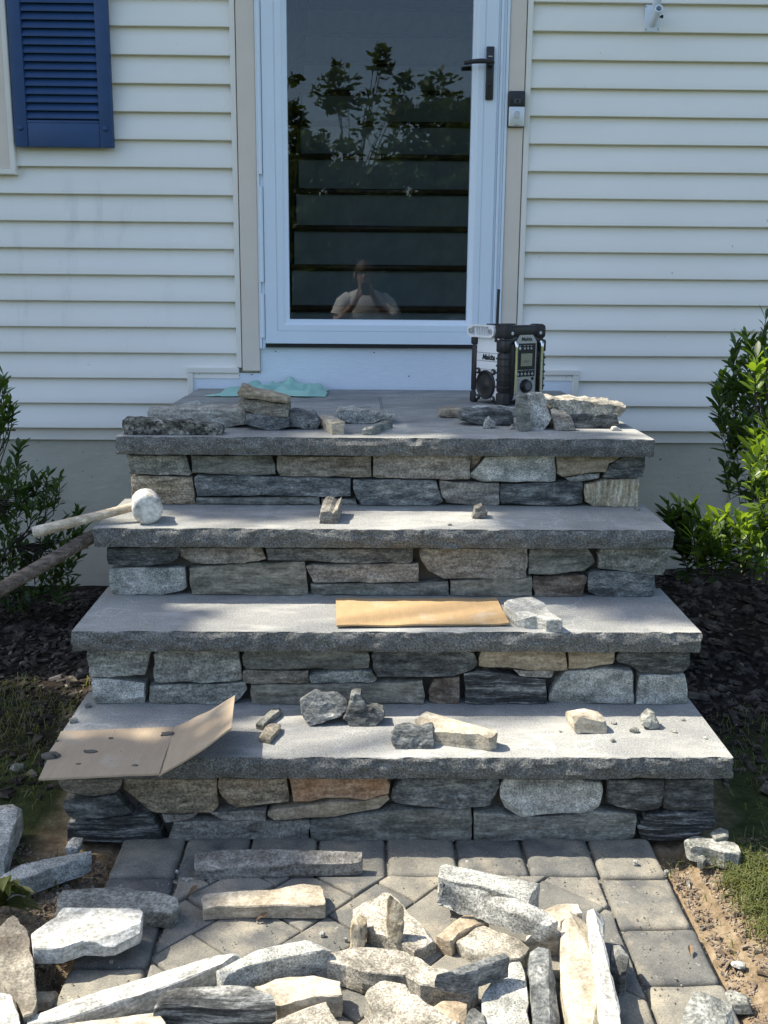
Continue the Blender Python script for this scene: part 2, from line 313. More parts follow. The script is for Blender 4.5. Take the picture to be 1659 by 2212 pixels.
def ground_mat():
    m, n, b = newmat('soil'); b.inputs['Roughness'].default_value = .95; b.inputs['Specular IOR Level'].default_value = .1
    geo = nd(n, 'ShaderNodeNewGeometry').outputs['Position']; g = nd(n, 'ShaderNodeSeparateXYZ'); n.links.new(geo, g.inputs[0])
    f1 = noise_n(n, geo, 34, 7, .7); f2 = noise_n(n, geo, 130, 3, .7); f3 = noise_n(n, geo, 4, 5, .6); f4 = noise_n(n, geo, .6, 4, .6)
    soil = ramp(n, f1, [(.28, (.10, .073, .044)), (.5, (.225, .170, .108)), (.72, (.36, .29, .20))])
    mulch = ramp(n, f1, [(.3, (.010, .008, .007)), (.6, (.032, .024, .020)), (.8, (.075, .06, .05))])
    turf = ramp(n, f1, [(.3, (.018, .024, .009)), (.6, (.048, .060, .022)), (.8, (.10, .11, .05))])
    ym = math_n(n, 'ADD', g.outputs[1], math_n(n, 'MULTIPLY', math_n(n, 'SUBTRACT', f3, .5), .9))
    mm = ramp(n, math_n(n, 'MULTIPLY', math_n(n, 'ADD', ym, 2.4), .5), [(.36, (0, 0, 0)), (.46, (1, 1, 1))])
    ax = math_n(n, 'ABSOLUTE', g.outputs[0], 0.0); xm = math_n(n, 'ADD', ax, math_n(n, 'MULTIPLY', math_n(n, 'SUBTRACT', f3, .5), .35))
    tm = ramp(n, xm, [(.72, (0, 0, 0)), (.86, (1, 1, 1))])
    col = mixc(n, soil, turf, tm); col = mixc(n, col, mulch, mm)
    lawn = ramp(n, f4, [(.3, (.045, .075, .02)), (.7, (.08, .11, .035))]); far = ramp(n, math_n(n, 'MULTIPLY', math_n(n, 'ADD', g.outputs[1], 8.0), .2), [(.2, (1, 1, 1)), (.6, (0, 0, 0))])
    col = mixc(n, col, lawn, far)
    n.links.new(col, b.inputs['Base Color']); bump(n, b, math_n(n, 'ADD', f1, math_n(n, 'MULTIPLY', f2, .5)), .8, .01); return m
GROUND = ground_mat()
def leafmat(name, c1, c2, trans=.35, rough=.4, tint=None):
    m, n, b = newmat(name); b.inputs['Roughness'].default_value = rough; b.inputs['Specular IOR Level'].default_value = .45
    geo = nd(n, 'ShaderNodeNewGeometry'); f = noise_n(n, geo.outputs['Position'], 11, 3, .6)
    ri = ramp(n, geo.outputs['Random Per Island'], [(0, c1), (1, c2)]); rn = nd(n, 'ShaderNodeObjectInfo').outputs['Random']
    ri2 = ramp(n, rn, [(0, c1), (1, c2)]); col = mixc(n, ri, ri2, .5); col = mixc(n, col, ramp(n, f, [(.3, (.75, .8, .7)), (.7, (1.25, 1.2, 1.2))]), 1.0, 'MULTIPLY')
    n.links.new(col, b.inputs['Base Color']); tr = nd(n, 'ShaderNodeBsdfTranslucent'); tcol = mixc(n, col, (2.3, 2.1, .7), 1.0, 'MULTIPLY'); n.links.new(tcol, tr.inputs['Color'])
    mx = nd(n, 'ShaderNodeMixShader'); mx.inputs[0].default_value = trans; n.links.new(b.outputs[0], mx.inputs[1]); n.links.new(tr.outputs[0], mx.inputs[2])
    n.links.new(mx.outputs[0], n.nodes['Material Output'].inputs['Surface']); return m
LEAF = leafmat('holly leaf', (.028, .060, .018), (.078, .135, .032), .34)
LEAF_SUN = leafmat('sunlit holly leaf', (.085, .155, .022), (.15, .225, .04), .5)  # brighter copy of the leaf material, sunlight put into its colour
LEAFT = leafmat('tree leaf', (.03, .055, .015), (.06, .095, .025), .35, .5)
GRASSM = leafmat('grass blade', (.033, .062, .018), (.165, .172, .062), .35, .55)
BARK = rockmat('bark', (.04, .03, .022), (.085, .066, .05), (.15, .125, .10), (6, 6, 1), freq=8, speck=.2)
TWIG = plain('twig', (.030, .024, .018), .8, 0, .2, 30)
MULCHM = rockmat('mulch chip', (.012, .009, .008), (.040, .030, .025), (.10, .085, .07), (1, 1, 1), speck=.3, vary=.1)
# ------------------------------------------------------------------ rock builder
def pip(p, poly):
    c = False; j = len(poly)-1
    for i in range(len(poly)):
        a, b = poly[i], poly[j]
        if (a[1] > p[1]) != (b[1] > p[1]) and p[0] < (b[0]-a[0])*(p[1]-a[1])/(b[1]-a[1])+a[0]: c = not c
        j = i
    return c
def fbm(v, o=4): return noise.fractal(v, .9, 2.1, o)
def rock(A, B, seed, res=.014, amp=.006, bev=.004, nst=(22, 22, 22), side=None, step=None, cap_amp=None):
    rr = random.Random(seed); off = Vector((rr.uniform(-90, 90), rr.uniform(-90, 90), rr.uniform(-90, 90)))
    side = amp if side is None else side; cap_amp = amp if cap_amp is None else cap_amp
    A = [Vector(p) for p in A]; B = [Vector(p) for p in B]; n = len(A)
    cA = sum(A, Vector())/n; cB = sum(B, Vector())/n
    N = Vector()
    for i in range(n): N += (A[i]-cA).cross(A[(i+1) % n]-cA)
    N.normalize()
    if N.dot(cA-cB) < 0: A.reverse(); B.reverse(); N = -N
    pa, pb = [], []
    for i in range(n):
        a, b = A[i], A[(i+1) % n]; c, d = B[i], B[(i+1) % n]; m = max(1, int(round((b-a).length/res)))
        for t in range(m): pa.append(a.lerp(b, t/m)); pb.append(c.lerp(d, t/m))
    m = len(pa)
    U = (pa[m//4]-cA); U = (U-N*U.dot(N)).normalized(); V = N.cross(U)
    def nv(p): return Vector((p.x*nst[0], p.y*nst[1], p.z*nst[2]))+off
    outw = []
    for i in range(m):
        t = (pa[(i+1) % m]-pa[i-1]); t = t-N*t.dot(N)
        outw.append(t.normalized().cross(N) if t.length > 1e-7 else Vector())
    L = sum(((pa[i]-pb[i]).length for i in range(m)))/m
    step = step or res*1.6; ts = [0.0, min(.35, bev/L)]; k = max(1, min(9, int(round(L*(1-ts[1])/step))))
    ts += [ts[1]+(1-ts[1])*(j+1)/k for j in range(k)]
    verts = []; rings = []
    for ti, t in enumerate(ts):
        ring = []
        for i in range(m):
            p = pa[i].lerp(pb[i], t); q = nv(p)
            d = fbm(q)*side
            if ti == 0: d -= bev*max(.15, .6+.7*noise.noise(q*2.3))
            if ti == len(ts)-1: d -= bev*.4
            p = p+outw[i]*d
            if ti == 0: p = p + N*(fbm(q)*cap_amp*.6)
            ring.append(len(verts)); verts.append(p)
        rings.append(ring)
    r0 = [verts[i] for i in rings[0]]
    P2 = [((p-cA).dot(U), (p-cA).dot(V)) for p in r0]; H = [(p-cA).dot(N) for p in r0]
    xs = [p[0] for p in P2]; ys = [p[1] for p in P2]; inner = []; g = res*1.05
    y = min(ys)+g*.6; row = 0
    while y < max(ys):
        x = min(xs)+g*(.4+.5*(row % 2))
        while x < max(xs):
            p = (x+rr.uniform(-.28, .28)*g, y+rr.uniform(-.28, .28)*g)
            if pip(p, P2):
                dm = min((p[0]-q[0])**2+(p[1]-q[1])**2 for q in P2)
                if dm > (g*.55)**2: inner.append((p, dm**.5))
            x += g
        y += g*.87; row += 1
    pts = [Vector(p) for p in P2]+[Vector(p) for p, _ in inner]
    tri = None
    try:
        ov, oe, of, vo, eo, fo = delaunay_2d_cdt(pts, [], [list(range(m))], 1, 1e-6); tri = (ov, of, vo)
    except Exception: tri = None
    faces = []
    mp = {}
    for i, v in enumerate(tri[0]):
        o = tri[2][i]
        bi = [q for q in o if q < m]
        if bi: mp[i] = rings[0][bi[0]]; continue
        x, y = v.x, v.y; ws = 0; hs = 0
        for k_ in range(0, m, max(1, m//24)):
            d2 = (x-P2[k_][0])**2+(y-P2[k_][1])**2+1e-7; q = 1/(d2*d2); ws += q; hs += q*H[k_]
        p = cA+U*x+V*y+N*(hs/ws); dm = inner[o[0]-m][1] if o and o[0] >= m else .0
        fall = min(1, dm/(bev*2.5+1e-6))
        p = p+N*(fbm(nv(p))*cap_amp*1.1 + fall*bev*.25)
        mp[i] = len(verts); verts.append(p)
    for f in tri[1]: faces.append([mp[i] for i in f])
    for a, b in zip(rings[:-1], rings[1:]):
        for i in range(m): faces.append((a[i], b[i], b[(i+1) % m], a[(i+1) % m]))
    faces.append(rings[-1][::-1])
    return verts, faces
def chip(v, f, seed, planes, cut, wall=False, ang=0.0):
    rr = random.Random(seed*7+1); bm = bmesh.new(); vv = [bm.verts.new(p) for p in v]
    for q in f:
        try: bm.faces.new([vv[i] for i in q])
        except ValueError: pass
    for _ in range(planes):
        if wall: n = Vector((rr.uniform(-.55, .55), -1, rr.uniform(-.6, .6))).normalized()
        else:
            a = ang+rr.choice((-1, 1))*pi/2+rr.uniform(-.45, .45) if rr.random() < .8 else rr.uniform(0, 2*pi); n = Vector((cos(a), sin(a), rr.choice((rr.uniform(-.05, .5), rr.uniform(.7, 1.8))))).normalized()
        if not bm.verts: break
        sup = max(p.co.dot(n) for p in bm.verts); c = rr.uniform(.35, 1.0)*cut*(1 if wall or n.z > .55 else .4)
        bmesh.ops.bisect_plane(bm, geom=bm.verts[:]+bm.edges[:]+bm.faces[:], plane_co=n*(sup-c), plane_no=n, clear_outer=True)
        be = [e for e in bm.edges if e.is_boundary]
        if be: bmesh.ops.holes_fill(bm, edges=be, sides=0)
    bm.verts.index_update(); out = ([p.co.copy() for p in bm.verts], [[p.index for p in q.verts] for q in bm.faces]); bm.free(); return out
SEED = [100]
def nseed(): SEED[0] += 1; return SEED[0]
def stone_obj(name, A, B, mat, parent=None, res=.014, amp=.006, bev=.004, loose=True, smooth=16, **k):
    chips = k.pop('chips', 6 if loose else 5)
    v, f = rock(A, B, nseed(), res, amp, bev, **k)
    best = 0; ang = 0; P = [Vector(p) for p in A]
    for i in range(len(P)):
        for j in range(i):
            d = P[i]-P[j]; l = math.hypot(d.x, d.y)
            if l > best: best = l; ang = math.atan2(d.y, d.x)
    if chips and loose and best < .055: chips = 1
    if chips:
        ext = sorted(max(p[i] for p in v)-min(p[i] for p in v) for i in range(3))
        v, f = chip(v, f, SEED[0], chips, min(.011, ext[0]*.20) if loose else .0065, not loose and abs(P[0].y-P[1].y) < .02, ang)
    if not loose: return mk(name, v, f, RK.get(mat, mat) if isinstance(mat, str) else mat, parent, smooth=smooth)
    return mk(name, v, f, RK[mat], parent, smooth=smooth, rotz=ang)
# ================================================================== SETTING
def gh(x, y):
    h = -.014 + .010*noise.fractal(Vector((x*5, y*5, 3)), 1, 2, 5) + .006*noise.noise(Vector((x*22, y*22, 1)))
    k = max(0, min(1, (y+1.6)/1.6)); h += k*(.055 if x > 0 else -.03)
    if abs(x) < .62 and y < -1.9: h = min(h, -.05)
    elif abs(x) < .68 and y < -1.9: h -= .012
    if x > .6: h += .012*max(0, min(1, (x-.66)/.15))
    return h
xs = [-120, -60, -30, -15, -8, -5, -3.6]+[-2.6+i*.035 for i in range(149)]+[3.6, 5, 8, 15, 30, 60, 120]
ys = [-160, -80, -40, -20, -12, -8, -6]+[-4.8+i*.035 for i in range(138)]+[.3, 6, 20, 60, 160]
gv = [(x, y, gh(x, y) if abs(x) < 2.7 and -5 < y < .2 else -.02) for y in ys for x in xs]; nx = len(xs)
ground = mk('ground', gv, [(j*nx+i, j*nx+i+1, (j+1)*nx+i+1, (j+1)*nx+i) for j in range(len(ys)-1) for i in range(nx-1)], GROUND, org=(0, 0, 0), smooth=180)
tag(ground, 'dark mulch, bare soil and thin lawn round the stone steps', kind='structure')
# paver path
path = mk('path', [(-.60, -4.6, -.016), (.60, -4.6, -.016), (.60, -2.12, -.016), (-.60, -2.12, -.016), (-.60, -4.6, -.06), (.60, -4.6, -.06), (.60, -2.12, -.06), (-.60, -2.12, -.06)],
          [(0, 1, 2, 3), (4, 5, 6, 7), (0, 1, 5, 4), (1, 2, 6, 5), (2, 3, 7, 6), (3, 0, 4, 7)], SAND, org=(0, -3, 0))
tag(path, 'paver path with sanded joints leading up to the steps', kind='structure')
def clip(poly, x0, x1, y0, y1):
    for ax, s, lim in ((0, 1, x0), (0, -1, x1), (1, 1, y0), (1, -1, y1)):
        out = []
        for i in range(len(poly)):
            a, b = poly[i-1], poly[i]; fa = (a[ax]-lim)*s; fb = (b[ax]-lim)*s
            if fa*fb < 0: t = fa/(fa-fb); out.append((a[0]+(b[0]-a[0])*t, a[1]+(b[1]-a[1])*t))
            if fb >= 0: out.append(b)
        poly = out
        if len(poly) < 3: return []
    return poly
def area(p): return abs(sum(p[i-1][0]*p[i][1]-p[i][0]*p[i-1][1] for i in range(len(p))))/2
pr = random.Random(5)
def paver(poly, rd=.85):
    if area(poly) < .0006: return
    cx = sum(p[0] for p in poly)/len(poly); cy = sum(p[1] for p in poly)/len(poly)
    # subdivide edges and round corners
    pts = []
    n = len(poly)
    for i in range(n):
        a, p, b = Vector(poly[i-1]), Vector(poly[i]), Vector(poly[(i+1) % n])
        r = min(.012*rd, (a-p).length*.3, (b-p).length*.3)
        pts += [p+(a-p).normalized()*r, p+((a-p).normalized()+(b-p).normalized())*r*.28, p+(b-p).normalized()*r]
    dens = []
    for i in range(len(pts)):
        a, b = pts[i], pts[(i+1) % len(pts)]; m = max(1, int((b-a).length/.03))
        dens += [a.lerp(b, t/m) for t in range(m)]
    c = Vector((cx, cy)); tilt = (pr.uniform(-.018, .018), pr.uniform(-.018, .018)); dz = pr.uniform(-.003, .003)
    V = []; F = []; m = len(dens)
    size = min(((p-c).length for p in dens))
    for ins, z in ((.0025, -.055), (.0025, -.0125), (.0045, -.0065), (.010, -.0018), (.019, 0.0)):
        ins = min(.002+(ins-.002)*rd, size*.45)
        z = z*rd if z > -.05 else z
        for p in dens:
            d = c-p; q = p+d.normalized()*ins*1.25 if d.length > 1e-6 else p
            zz = z+dz+(q.x-cx)*tilt[0]+(q.y-cy)*tilt[1] if z > -.05 else z
            zz += .0012*noise.noise(Vector((q.x*25, q.y*25, 7)))
            V.append((q.x+.0012*noise.noise(Vector((p.x*40, p.y*40, 1))), q.y+.0012*noise.noise(Vector((p.x*40, p.y*40, 5))), zz))
    for r in range(4):
        for i in range(m): F.append((r*m+i, r*m+(i+1) % m, (r+1)*m+(i+1) % m, (r+1)*m+i))
    V.append((cx, cy, .0012+dz)); F += [(4*m+i, 4*m+(i+1) % m, 5*m) for i in range(m)]
    mk('paver', V, F, PAVER, path, smooth=50)
rx = [-.608, -.462, -.314, -.162, -.007, .149, .303, .454, .602]
for i in range(8): paver([(rx[i], -2.303), (rx[i+1], -2.303), (rx[i+1], -2.140), (rx[i], -2.140)])
yj = [-2.307, -2.487, -2.657, -2.825, -2.99]
for i in range(4): paver([(.450, yj[i+1]), (.598, yj[i+1]), (.602, yj[i]), (.452, yj[i])])
yl = [-2.307, -2.452, -2.60, -2.72, -2.86, -3.0]
for i in range(5): paver([(-.606, yl[i+1]), (-.456, yl[i+1]), (-.459, yl[i]), (-.606, yl[i])])
th = R_(48); da = Vector((cos(th), sin(th))); db = Vector((-sin(th), cos(th)))
o0 = Vector((-.025, -2.324)); t = 0.0; widths = []
k = -12; pos = []
tt = 0.0; rows = []
for s_, ws in ((1, (.152, .106, .152, .152, .106, .152)), (-1, (.106, .152, .152, .106, .152, .152))):
    c_ = 0.0
    for wd_ in ws: rows.append((c_+wd_ if s_ > 0 else c_, wd_)); c_ += s_*wd_
for ri, (s0, wd) in enumerate(rows):
    sh = [0, .07, .03, .10, .05][ri % 5]
    a = -1.2+sh; kk = 0
    while a < 1.2:
        ln = [.152, .152, .106][(ri+kk) % 3]; kk += 1
        q = [o0+da*a+db*(s0-wd), o0+da*(a+ln)+db*(s0-wd), o0+da*(a+ln)+db*s0, o0+da*a+db*s0]
        pl = clip([(p.x, p.y) for p in q], -.453, .447, -3.0, -2.306)
        if pl: paver(pl, .32)
        a += ln
# ================================================================== HOUSE
house = empty('house', (0, 0, 0), 'cream vinyl sided house with a white storm door above the stone steps', 'house')
ZB = .652; PITCH = .1037
# structural wall behind the siding, with the door opening
wall = MB()
wall.box(-6, -.50, .0135, .16, .60, 3.62).box(.50, 6, .0135, .16, .60, 3.62).box(-.50, .50, .0135, .16, 3.10, 3.62).box(-.50, .50, .004, .16, .60, .985)
wall = wall.mk('wall', TRIMC, house)
fd = MB().box(-6, 6, .03, .30, -.6, .655)
fd.mk('foundation', FOUND, house)
for s_ in (1.512, -2.2):
    sm = MB()
    pts = [(s_+.004*noise.noise(Vector((z*9, s_, 0))), .030-.0035*(1+noise.noise(Vector((z*30, s_, 2)))), z) for z in [i*.03-.1 for i in range(25)]]
    sm.tube(pts, .009, 6); sm.mk('form_seam', FOUND, house, smooth=60)
XL, XR = -.5785, .5745
def course(x0, x1, k):
    z = ZB+PITCH*k; zt = z+PITCH
    m = 24; V = []; F = []
    prof = [(.0115, z+.004), (-.0135, z), (-.0150, z+.002), (-.0150, z+.006), (-.0105, z+.03), (-.0015, z+PITCH*.62), (.0100, zt+.004)]
    for i in range(m+1):
        x = x0+(x1-x0)*i/m
        for (y, zz) in prof: V.append((x, y+.0011*noise.noise(Vector((x*2.3, zz*7, k*3.1))), zz+.0009*noise.noise(Vector((x*1.7, k*5.0, 1)))))
    q = len(prof)
    for i in range(m):
        for j in range(q-1): F.append((i*q+j, (i+1)*q+j, (i+1)*q+j+1, i*q+j+1))
    mk('siding_board', V, F, SIDING, wall, smooth=30)
NL = hy('d', 412, 803, 0).x; NR = hy('d', 1243, 803, 0).x
for k in range(28):
    z = ZB+PITCH*k
    if z > 3.55: break
    low = k < 2
    wl = -1.447 if (k >= 10) else -4.2
    if k < 10: course(-4.2, NL if low else XL, k)
    else: course(-4.2, -2.42, k); course(-1.447, XL, k)
    course(NR if low else XR, 4.2, k)
# k == 2 courses stop on the notch trim; small trims round the step notch
for s_, n_, x_ in ((-1, NL, XL), (1, NR, XR)):
    tb = MB(); tb.bbox(min(n_, x_)-(.012 if s_ < 0 else -.0), max(n_, x_)+(.012 if s_ > 0 else 0), -.022, .0, .884, .905, .002); tb.mk('notch_trim', TRIMC, house)
for n_ in (NL, NR): MB().bbox(n_-.012, n_+.012, -.021, .0, .66, .8835, .002).mk('notch_trim', TRIMC, house)
# J channel + casing each side
MB().bbox(-.587, -.566, -.024, .0, .906, 3.09, .003).mk('siding_channel', TRIMC, house)
MB().bbox(.560, .582, -.024, .0, .906, 3.09, .003).mk('siding_channel', TRIMC, house)
MB().bbox(-.5625, -.4905, -.028, .004, .893, 3.09, .004).mk('door_casing', CASING, house)
MB().bbox(.4925, .5565, -.028, .004, .893, 3.09, .004).mk('door_casing', CASING, house)
MB().bbox(-.566, .56, -.030, .004, 3.092, 3.18, .004).mk('door_casing', CASING, house)
# jamb / z-bar (white metal) stepped
zb_ = MB()
zb_.bbox(-.4895, -.4795, -.036, .10, .985, 3.085, .0015).bbox(-.479, -.4665, -.030, .10, .985, 3.085, .0015)
zb_.bbox(.4495, .4580, -.030, .10, .985, 3.085, .0015).bbox(.4585, .4690, -.038, .10, .985, 3.085, .003).bbox(.4695, .4810, -.030, .10, .985, 3.085, .002).bbox(.4815, .4915, -.036, .10, .985, 3.085, .0015)
zb_.bbox(-.489, .491, -.036, .10, 3.055, 3.085, .0015)
zb_.mk('door_jamb', DOORW, house)
# hinge rail in three lengths
for z0, z1 in ((1.03, 1.205), (1.25, 1.62), (1.665, 2.35), (2.40, 3.02)):
    MB().tube([(-.4745, -.038, z0), (-.4745, -.038, z1)], .0075, 8).mk('hinge', DOORW, house, smooth=40)
# kick board
kb = MB().box(NL+.006, NR-.006, -.012, .003, .60, .8835); kb.box(-.4895, .4915, -.012, .003, .8836, .99)
def kick_mat():
    m, n, b = newmat('white fibre cement board'); b.inputs['Roughness'].default_value = .6
    g = nd(n, 'ShaderNodeNewGeometry').outputs['Position']; v = mapped(n, g, (2.2, 1, 26)); f = noise_n(n, v, 9, 5, .6); n.links.new(ramp(n, f, [(.3, (.66, .72, .79)), (.7, (.74, .80, .87))]), b.inputs['Base Color'])
    bump(n, b, f, .45, .003); return m
kb.mk('kick_board', kick_mat(), house)
for c, x, y in (('T4', 1655, 818), ('T4', 2245, 825), ('T4', 1196, 957), ('T4', 1434, 962), ('T4', 1511, 957), ('R', 920, 682), ('Q', 915, 68)):
    p = hy(c, x, y, -.012); MB().tube([(p.x, -.0132, p.z), (p.x, -.010, p.z)], .0028, 8).mk('nail_head', BLACK, house)
# storm door
DX0, DX1, DZ0, DZ1 = -.4655, .449, 1.006, 3.05
prof = [(0, .012), (0, -.036), (.0015, -.0385), (.0475, -.0385), (.0485, -.0355), (.0515, -.0355), (.0525, -.0385), (.0760, -.0385), (.079, -.036), (.0885, -.030), (.0975, -.027), (.0990, -.012), (.0990, .0)]
door = MB().ring(DX0, DX1, DZ0, DZ1, prof).mk('storm_door', DOORW, house, smooth=35)
def glass_mat():
    m, n, b = newmat('door glass'); n.nodes.remove(b)
    t = nd(n, 'ShaderNodeBsdfTransparent'); t.inputs[0].default_value = (.80, .83, .83, 1); g = nd(n, 'ShaderNodeBsdfGlossy'); g.inputs['Roughness'].default_value = .0; g.inputs['Color'].default_value = (.95, .97, 1, 1)
    geo = nd(n, 'ShaderNodeNewGeometry').outputs['Position']; bp = nd(n, 'ShaderNodeBump'); bp.inputs['Strength'].default_value = .04; bp.inputs['Distance'].default_value = .002; n.links.new(noise_n(n, geo, 6, 2, .5), bp.inputs['Height']); n.links.new(bp.outputs[0], g.inputs['Normal'])
    fr = nd(n, 'ShaderNodeFresnel'); fr.inputs[0].default_value = 1.52
    mx = nd(n, 'ShaderNodeMixShader'); n.links.new(fr.outputs[0], mx.inputs[0]); n.links.new(t.outputs[0], mx.inputs[1]); n.links.new(g.outputs[0], mx.inputs[2])
    n.links.new(mx.outputs[0], n.nodes['Material Output'].inputs['Surface']); return m
MB().box(DX0+.0975, DX1-.0975, -.016, -.012, DZ0+.0975, DZ1-.0975).mk('glass_pane', glass_mat(), door)
MB().box(DX0+.004, DX1, -.034, .010, .9905, 1.0035).mk('door_sweep', BLACK, door)
# lever handle
hb = lambda x, y: hy('DB', x, y, -.04)
a, b = hb(553, 1250), hb(712, 290); hx0, hx1 = (hb(545, 1250).x+hb(570, 290).x)/2, (hb(688, 1250).x+hb(715, 290).x)/2
MB().bbox(hx0, hx1, -.0505, -.0390, a.z, b.z, .004, 3).mk('handle_plate', BLKMET, door, smooth=40)
zl = hb(660, 600).z; xl = hb(160, 610).x
lv = MB().tube([(hx1-.012, -.045, zl-.004), (hx1-.012, -.085, zl-.004)], .010, 12)
lp = []
for i in range(11):
    t = i/10; lp.append((hx1-.010+(xl-hx1+.010)*t, -.084+.012*t*t, zl+.004*sin(pi*t)-.004*t))
lv.tube(lp, [.0095-.002*abs(i-4)/6 for i in range(11)], 12); lv.mk('handle', BLKMET, door, smooth=50)
pk = hb(622, 970); lk = MB().lathe((pk.x, -.0505, pk.z), (0, -1, 0), [(.009, 0), (.009, .004), (.0075, .0055)], 20); lk.mk('keyhole', BLACK, door, smooth=40)
pk = hb(640, 470); MB().box(pk.x-.008, pk.x+.008, -.0512, -.0504, pk.z-.0012, pk.z+.0012).mk('indicator_mark', INKW, door)
# interior seen through the glass
WALLI = plain('interior wall paint', (.42, .42, .40), .7, 0, .05, 3); RISERP = plain('painted riser', (.62, .66, .65), .5, 0, .14, 11, .1); OAK = plain('dark stained oak', (.13, .075, .038), .35, 0, .35, 22)
ir = MB().box(-1.0, 1.0, .17, 4.2, .93, .985).box(-.62, -.56, .17, 4.2, .985, 3.6).box(.60, .66, .17, 4.2, .985, 3.6).box(-.62, .66, 4.2, 4.26, .98, 3.6).box(-.62, .66, .17, 4.26, 3.6, 3.64)
ir.mk('interior_wall', WALLI, house)
st = empty('interior_staircase', (0, .8, .985), parent=house)
for i in range(11):
    Y = .80+.205*i; Z = 1.143+.2*i
    MB().box(-.43, .599, Y+.02, Y+.04, Z-.2+.001, Z-.030).mk('riser', RISERP, st)
    MB().bbox(-.44, .599, Y-.012, Y+.24, Z-.028, Z, .010, 3).mk('tread', OAK, st, smooth=40)
MB().prism([(-.4405, .70, .986), (-.4405, 3.1, 3.45), (-.4405, 3.1, 3.2), (-.4405, .9, .986)], (-.03, 0, 0)).mk('stringer', OAK, st)
rl = MB()
for i in range(10): rl.bbox(-.49, -.465, .9+.205*i, .925+.205*i, 1.2+.2*i, 2.0+.2*i, .004)
rl.tube([(-.478, .80, 1.98), (-.478, 2.8, 3.93)], .028, 10); rl.mk('banister', OAK, st, smooth=50)
# inner (opened) panelled door leaf folded against the left inside wall
MB().bbox(-.555, -.515, .20, .98, 1.0, 3.0, .004).mk('entry_door', plain('dark green door', (.05, .06, .055), .4), house)
# eave and roof
ev = MB().box(-6.2, 6.2, -.50, .02, 3.62, 3.66).box(-6.2, 6.2, -.52, -.50, 3.60, 3.80)
ev.mk('eave', TRIMC, house)
MB().prism([(-6.3, -.56, 3.80), (-6.3, 4.0, 5.6), (-6.3, 4.0, 5.5), (-6.3, -.52, 3.70)], (12.6, 0, 0)).mk('roof', plain('asphalt shingle', (.06, .058, .055), .9, 0, .3, 40), house)
# window, lower right corner in view
win = MB(); wx0, wz0 = -2.42, 1.655
win.ring(-2.42, -1.4335, 1.655, 3.25, [(0, .004), (0, -.030), (.003, -.033), (.022, -.033), (.024, -.026), (.085, -.024), (.085, .02)])
win = win.mk('window', TRIMC, house, smooth=35)
MB().ring(-2.396, -1.4575, 1.679, 3.226, [(0, -.020), (.0005, -.0275), (.060, -.0275), (.062, .0)]).mk('window_casing', CASING, win)
MB().box(-2.33, -1.52, -.004, .0, 1.745, 3.16).mk('pane', glass_mat(), win)
# shutter
SX0, SX1, SZ0, SZ1 = -1.4235, -1.045, 1.758, 3.12
shut = MB().bbox(SX0, SX0+.050, -.052, -.016, SZ0, SZ1, .004).bbox(SX1-.050, SX1, -.052, -.016, SZ0, SZ1, .004).bbox(SX0+.0505, SX1-.0505, -.049, -.020, SZ0, SZ0+.098, .003).bbox(SX0+.0505, SX1-.0505, -.049, -.020, SZ1-.09, SZ1, .003)
shut.box(SX0+.0505, SX1-.0505, -.0195, -.0165, SZ0+.097, SZ1-.089)
shut.bbox(SX0+.051, SX1-.051, -.0505, -.0492, SZ0+.088, SZ0+.0965, .0005)
shut = shut.mk('shutter', BLUE, house, smooth=35)
nlou = 39; lm = None
for i in range(nlou):
    z = SZ0+.104+i*.0297
    if z > SZ1-.12: break
    q = [(SX0+.0502, -.047, z), (SX0+.0502, -.0475, z+.004), (SX0+.0502, -.027, z+.036), (SX0+.0502, -.023, z+.032)]
    if lm is None:
        o = MB().prism(q, (SX1-SX0-.1004, 0, 0)).mk('louver', BLUE, shut); lm = o.data; lz = z; lo = o
    else:
        o = lo.copy(); COL.objects.link(o); o.parent = shut; o.location = lo.location+Vector((0, 0, z-lz)); W[o.name] = W[lo.name]
for x in (SX0+.026, SX1-.026):
    MB().lathe((x, -.0515, SZ0+.068), (0, -1, 0), [(.0105, 0), (.0105, .003), (.008, .006), (.003, .0075)], 16).mk('screw', BLUE, shut, smooth=60)
# doorbell
b0 = hy('DB', 950, 1745, -.028); b1 = hy('DB', 1268, 1098, -.028); ymid = -.0285
bx0, bx1, bz0, bz1 = (b0.x+hy('DB', 968, 1098, -.028).x)/2, (b1.x+hy('DB', 1240, 1745, -.028).x)/2, b0.z, b1.z
db = MB().bbox(bx0, bx1, -.0405, ymid, bz0, bz1, .003).mk('doorbell', BLACK); tag(db, 'silver and black video doorbell on the beige casing right of the door', 'doorbell')
zs = hy('DB', 1100, 1365, -.045).z
MB().bbox(bx0+.0015, bx1-.0015, -.052, -.0406, bz0+.002, zs-.0007, .003, 3).mk('faceplate', SILVER, db, smooth=40)
MB().bbox(bx0+.0012, bx1-.0012, -.0525, -.0406, zs, bz1-.001, .003, 3).mk('camera_cover', BLKMET, db, smooth=40)
bc = hy('DB', 1120, 1512, -.052); cx_ = (bx0+bx1)/2
MB().lathe((cx_+.001, -.052, bc.z), (0, -1, 0), [(.0155, -.001), (.0150, .0012), (.0125, .0018), (.0108, .0002)], 28).mk('button_ring', SILVER, db, smooth=40)
MB().lathe((cx_+.001, -.052, bc.z), (0, -1, 0), [(.0103, -.001), (.0100, .0010), (.006, .0014)], 24).mk('button', plain('button grey', (.50, .51, .52), .5), db, smooth=40)
lc = hy('DB', 1130, 1268, -.052); MB().bbox(cx_-.012, cx_+.014, -.0530, -.0524, lc.z-.008, lc.z+.009, .0002).mk('lens_window', plain('smoked window', (.05, .05, .052), .2), db)
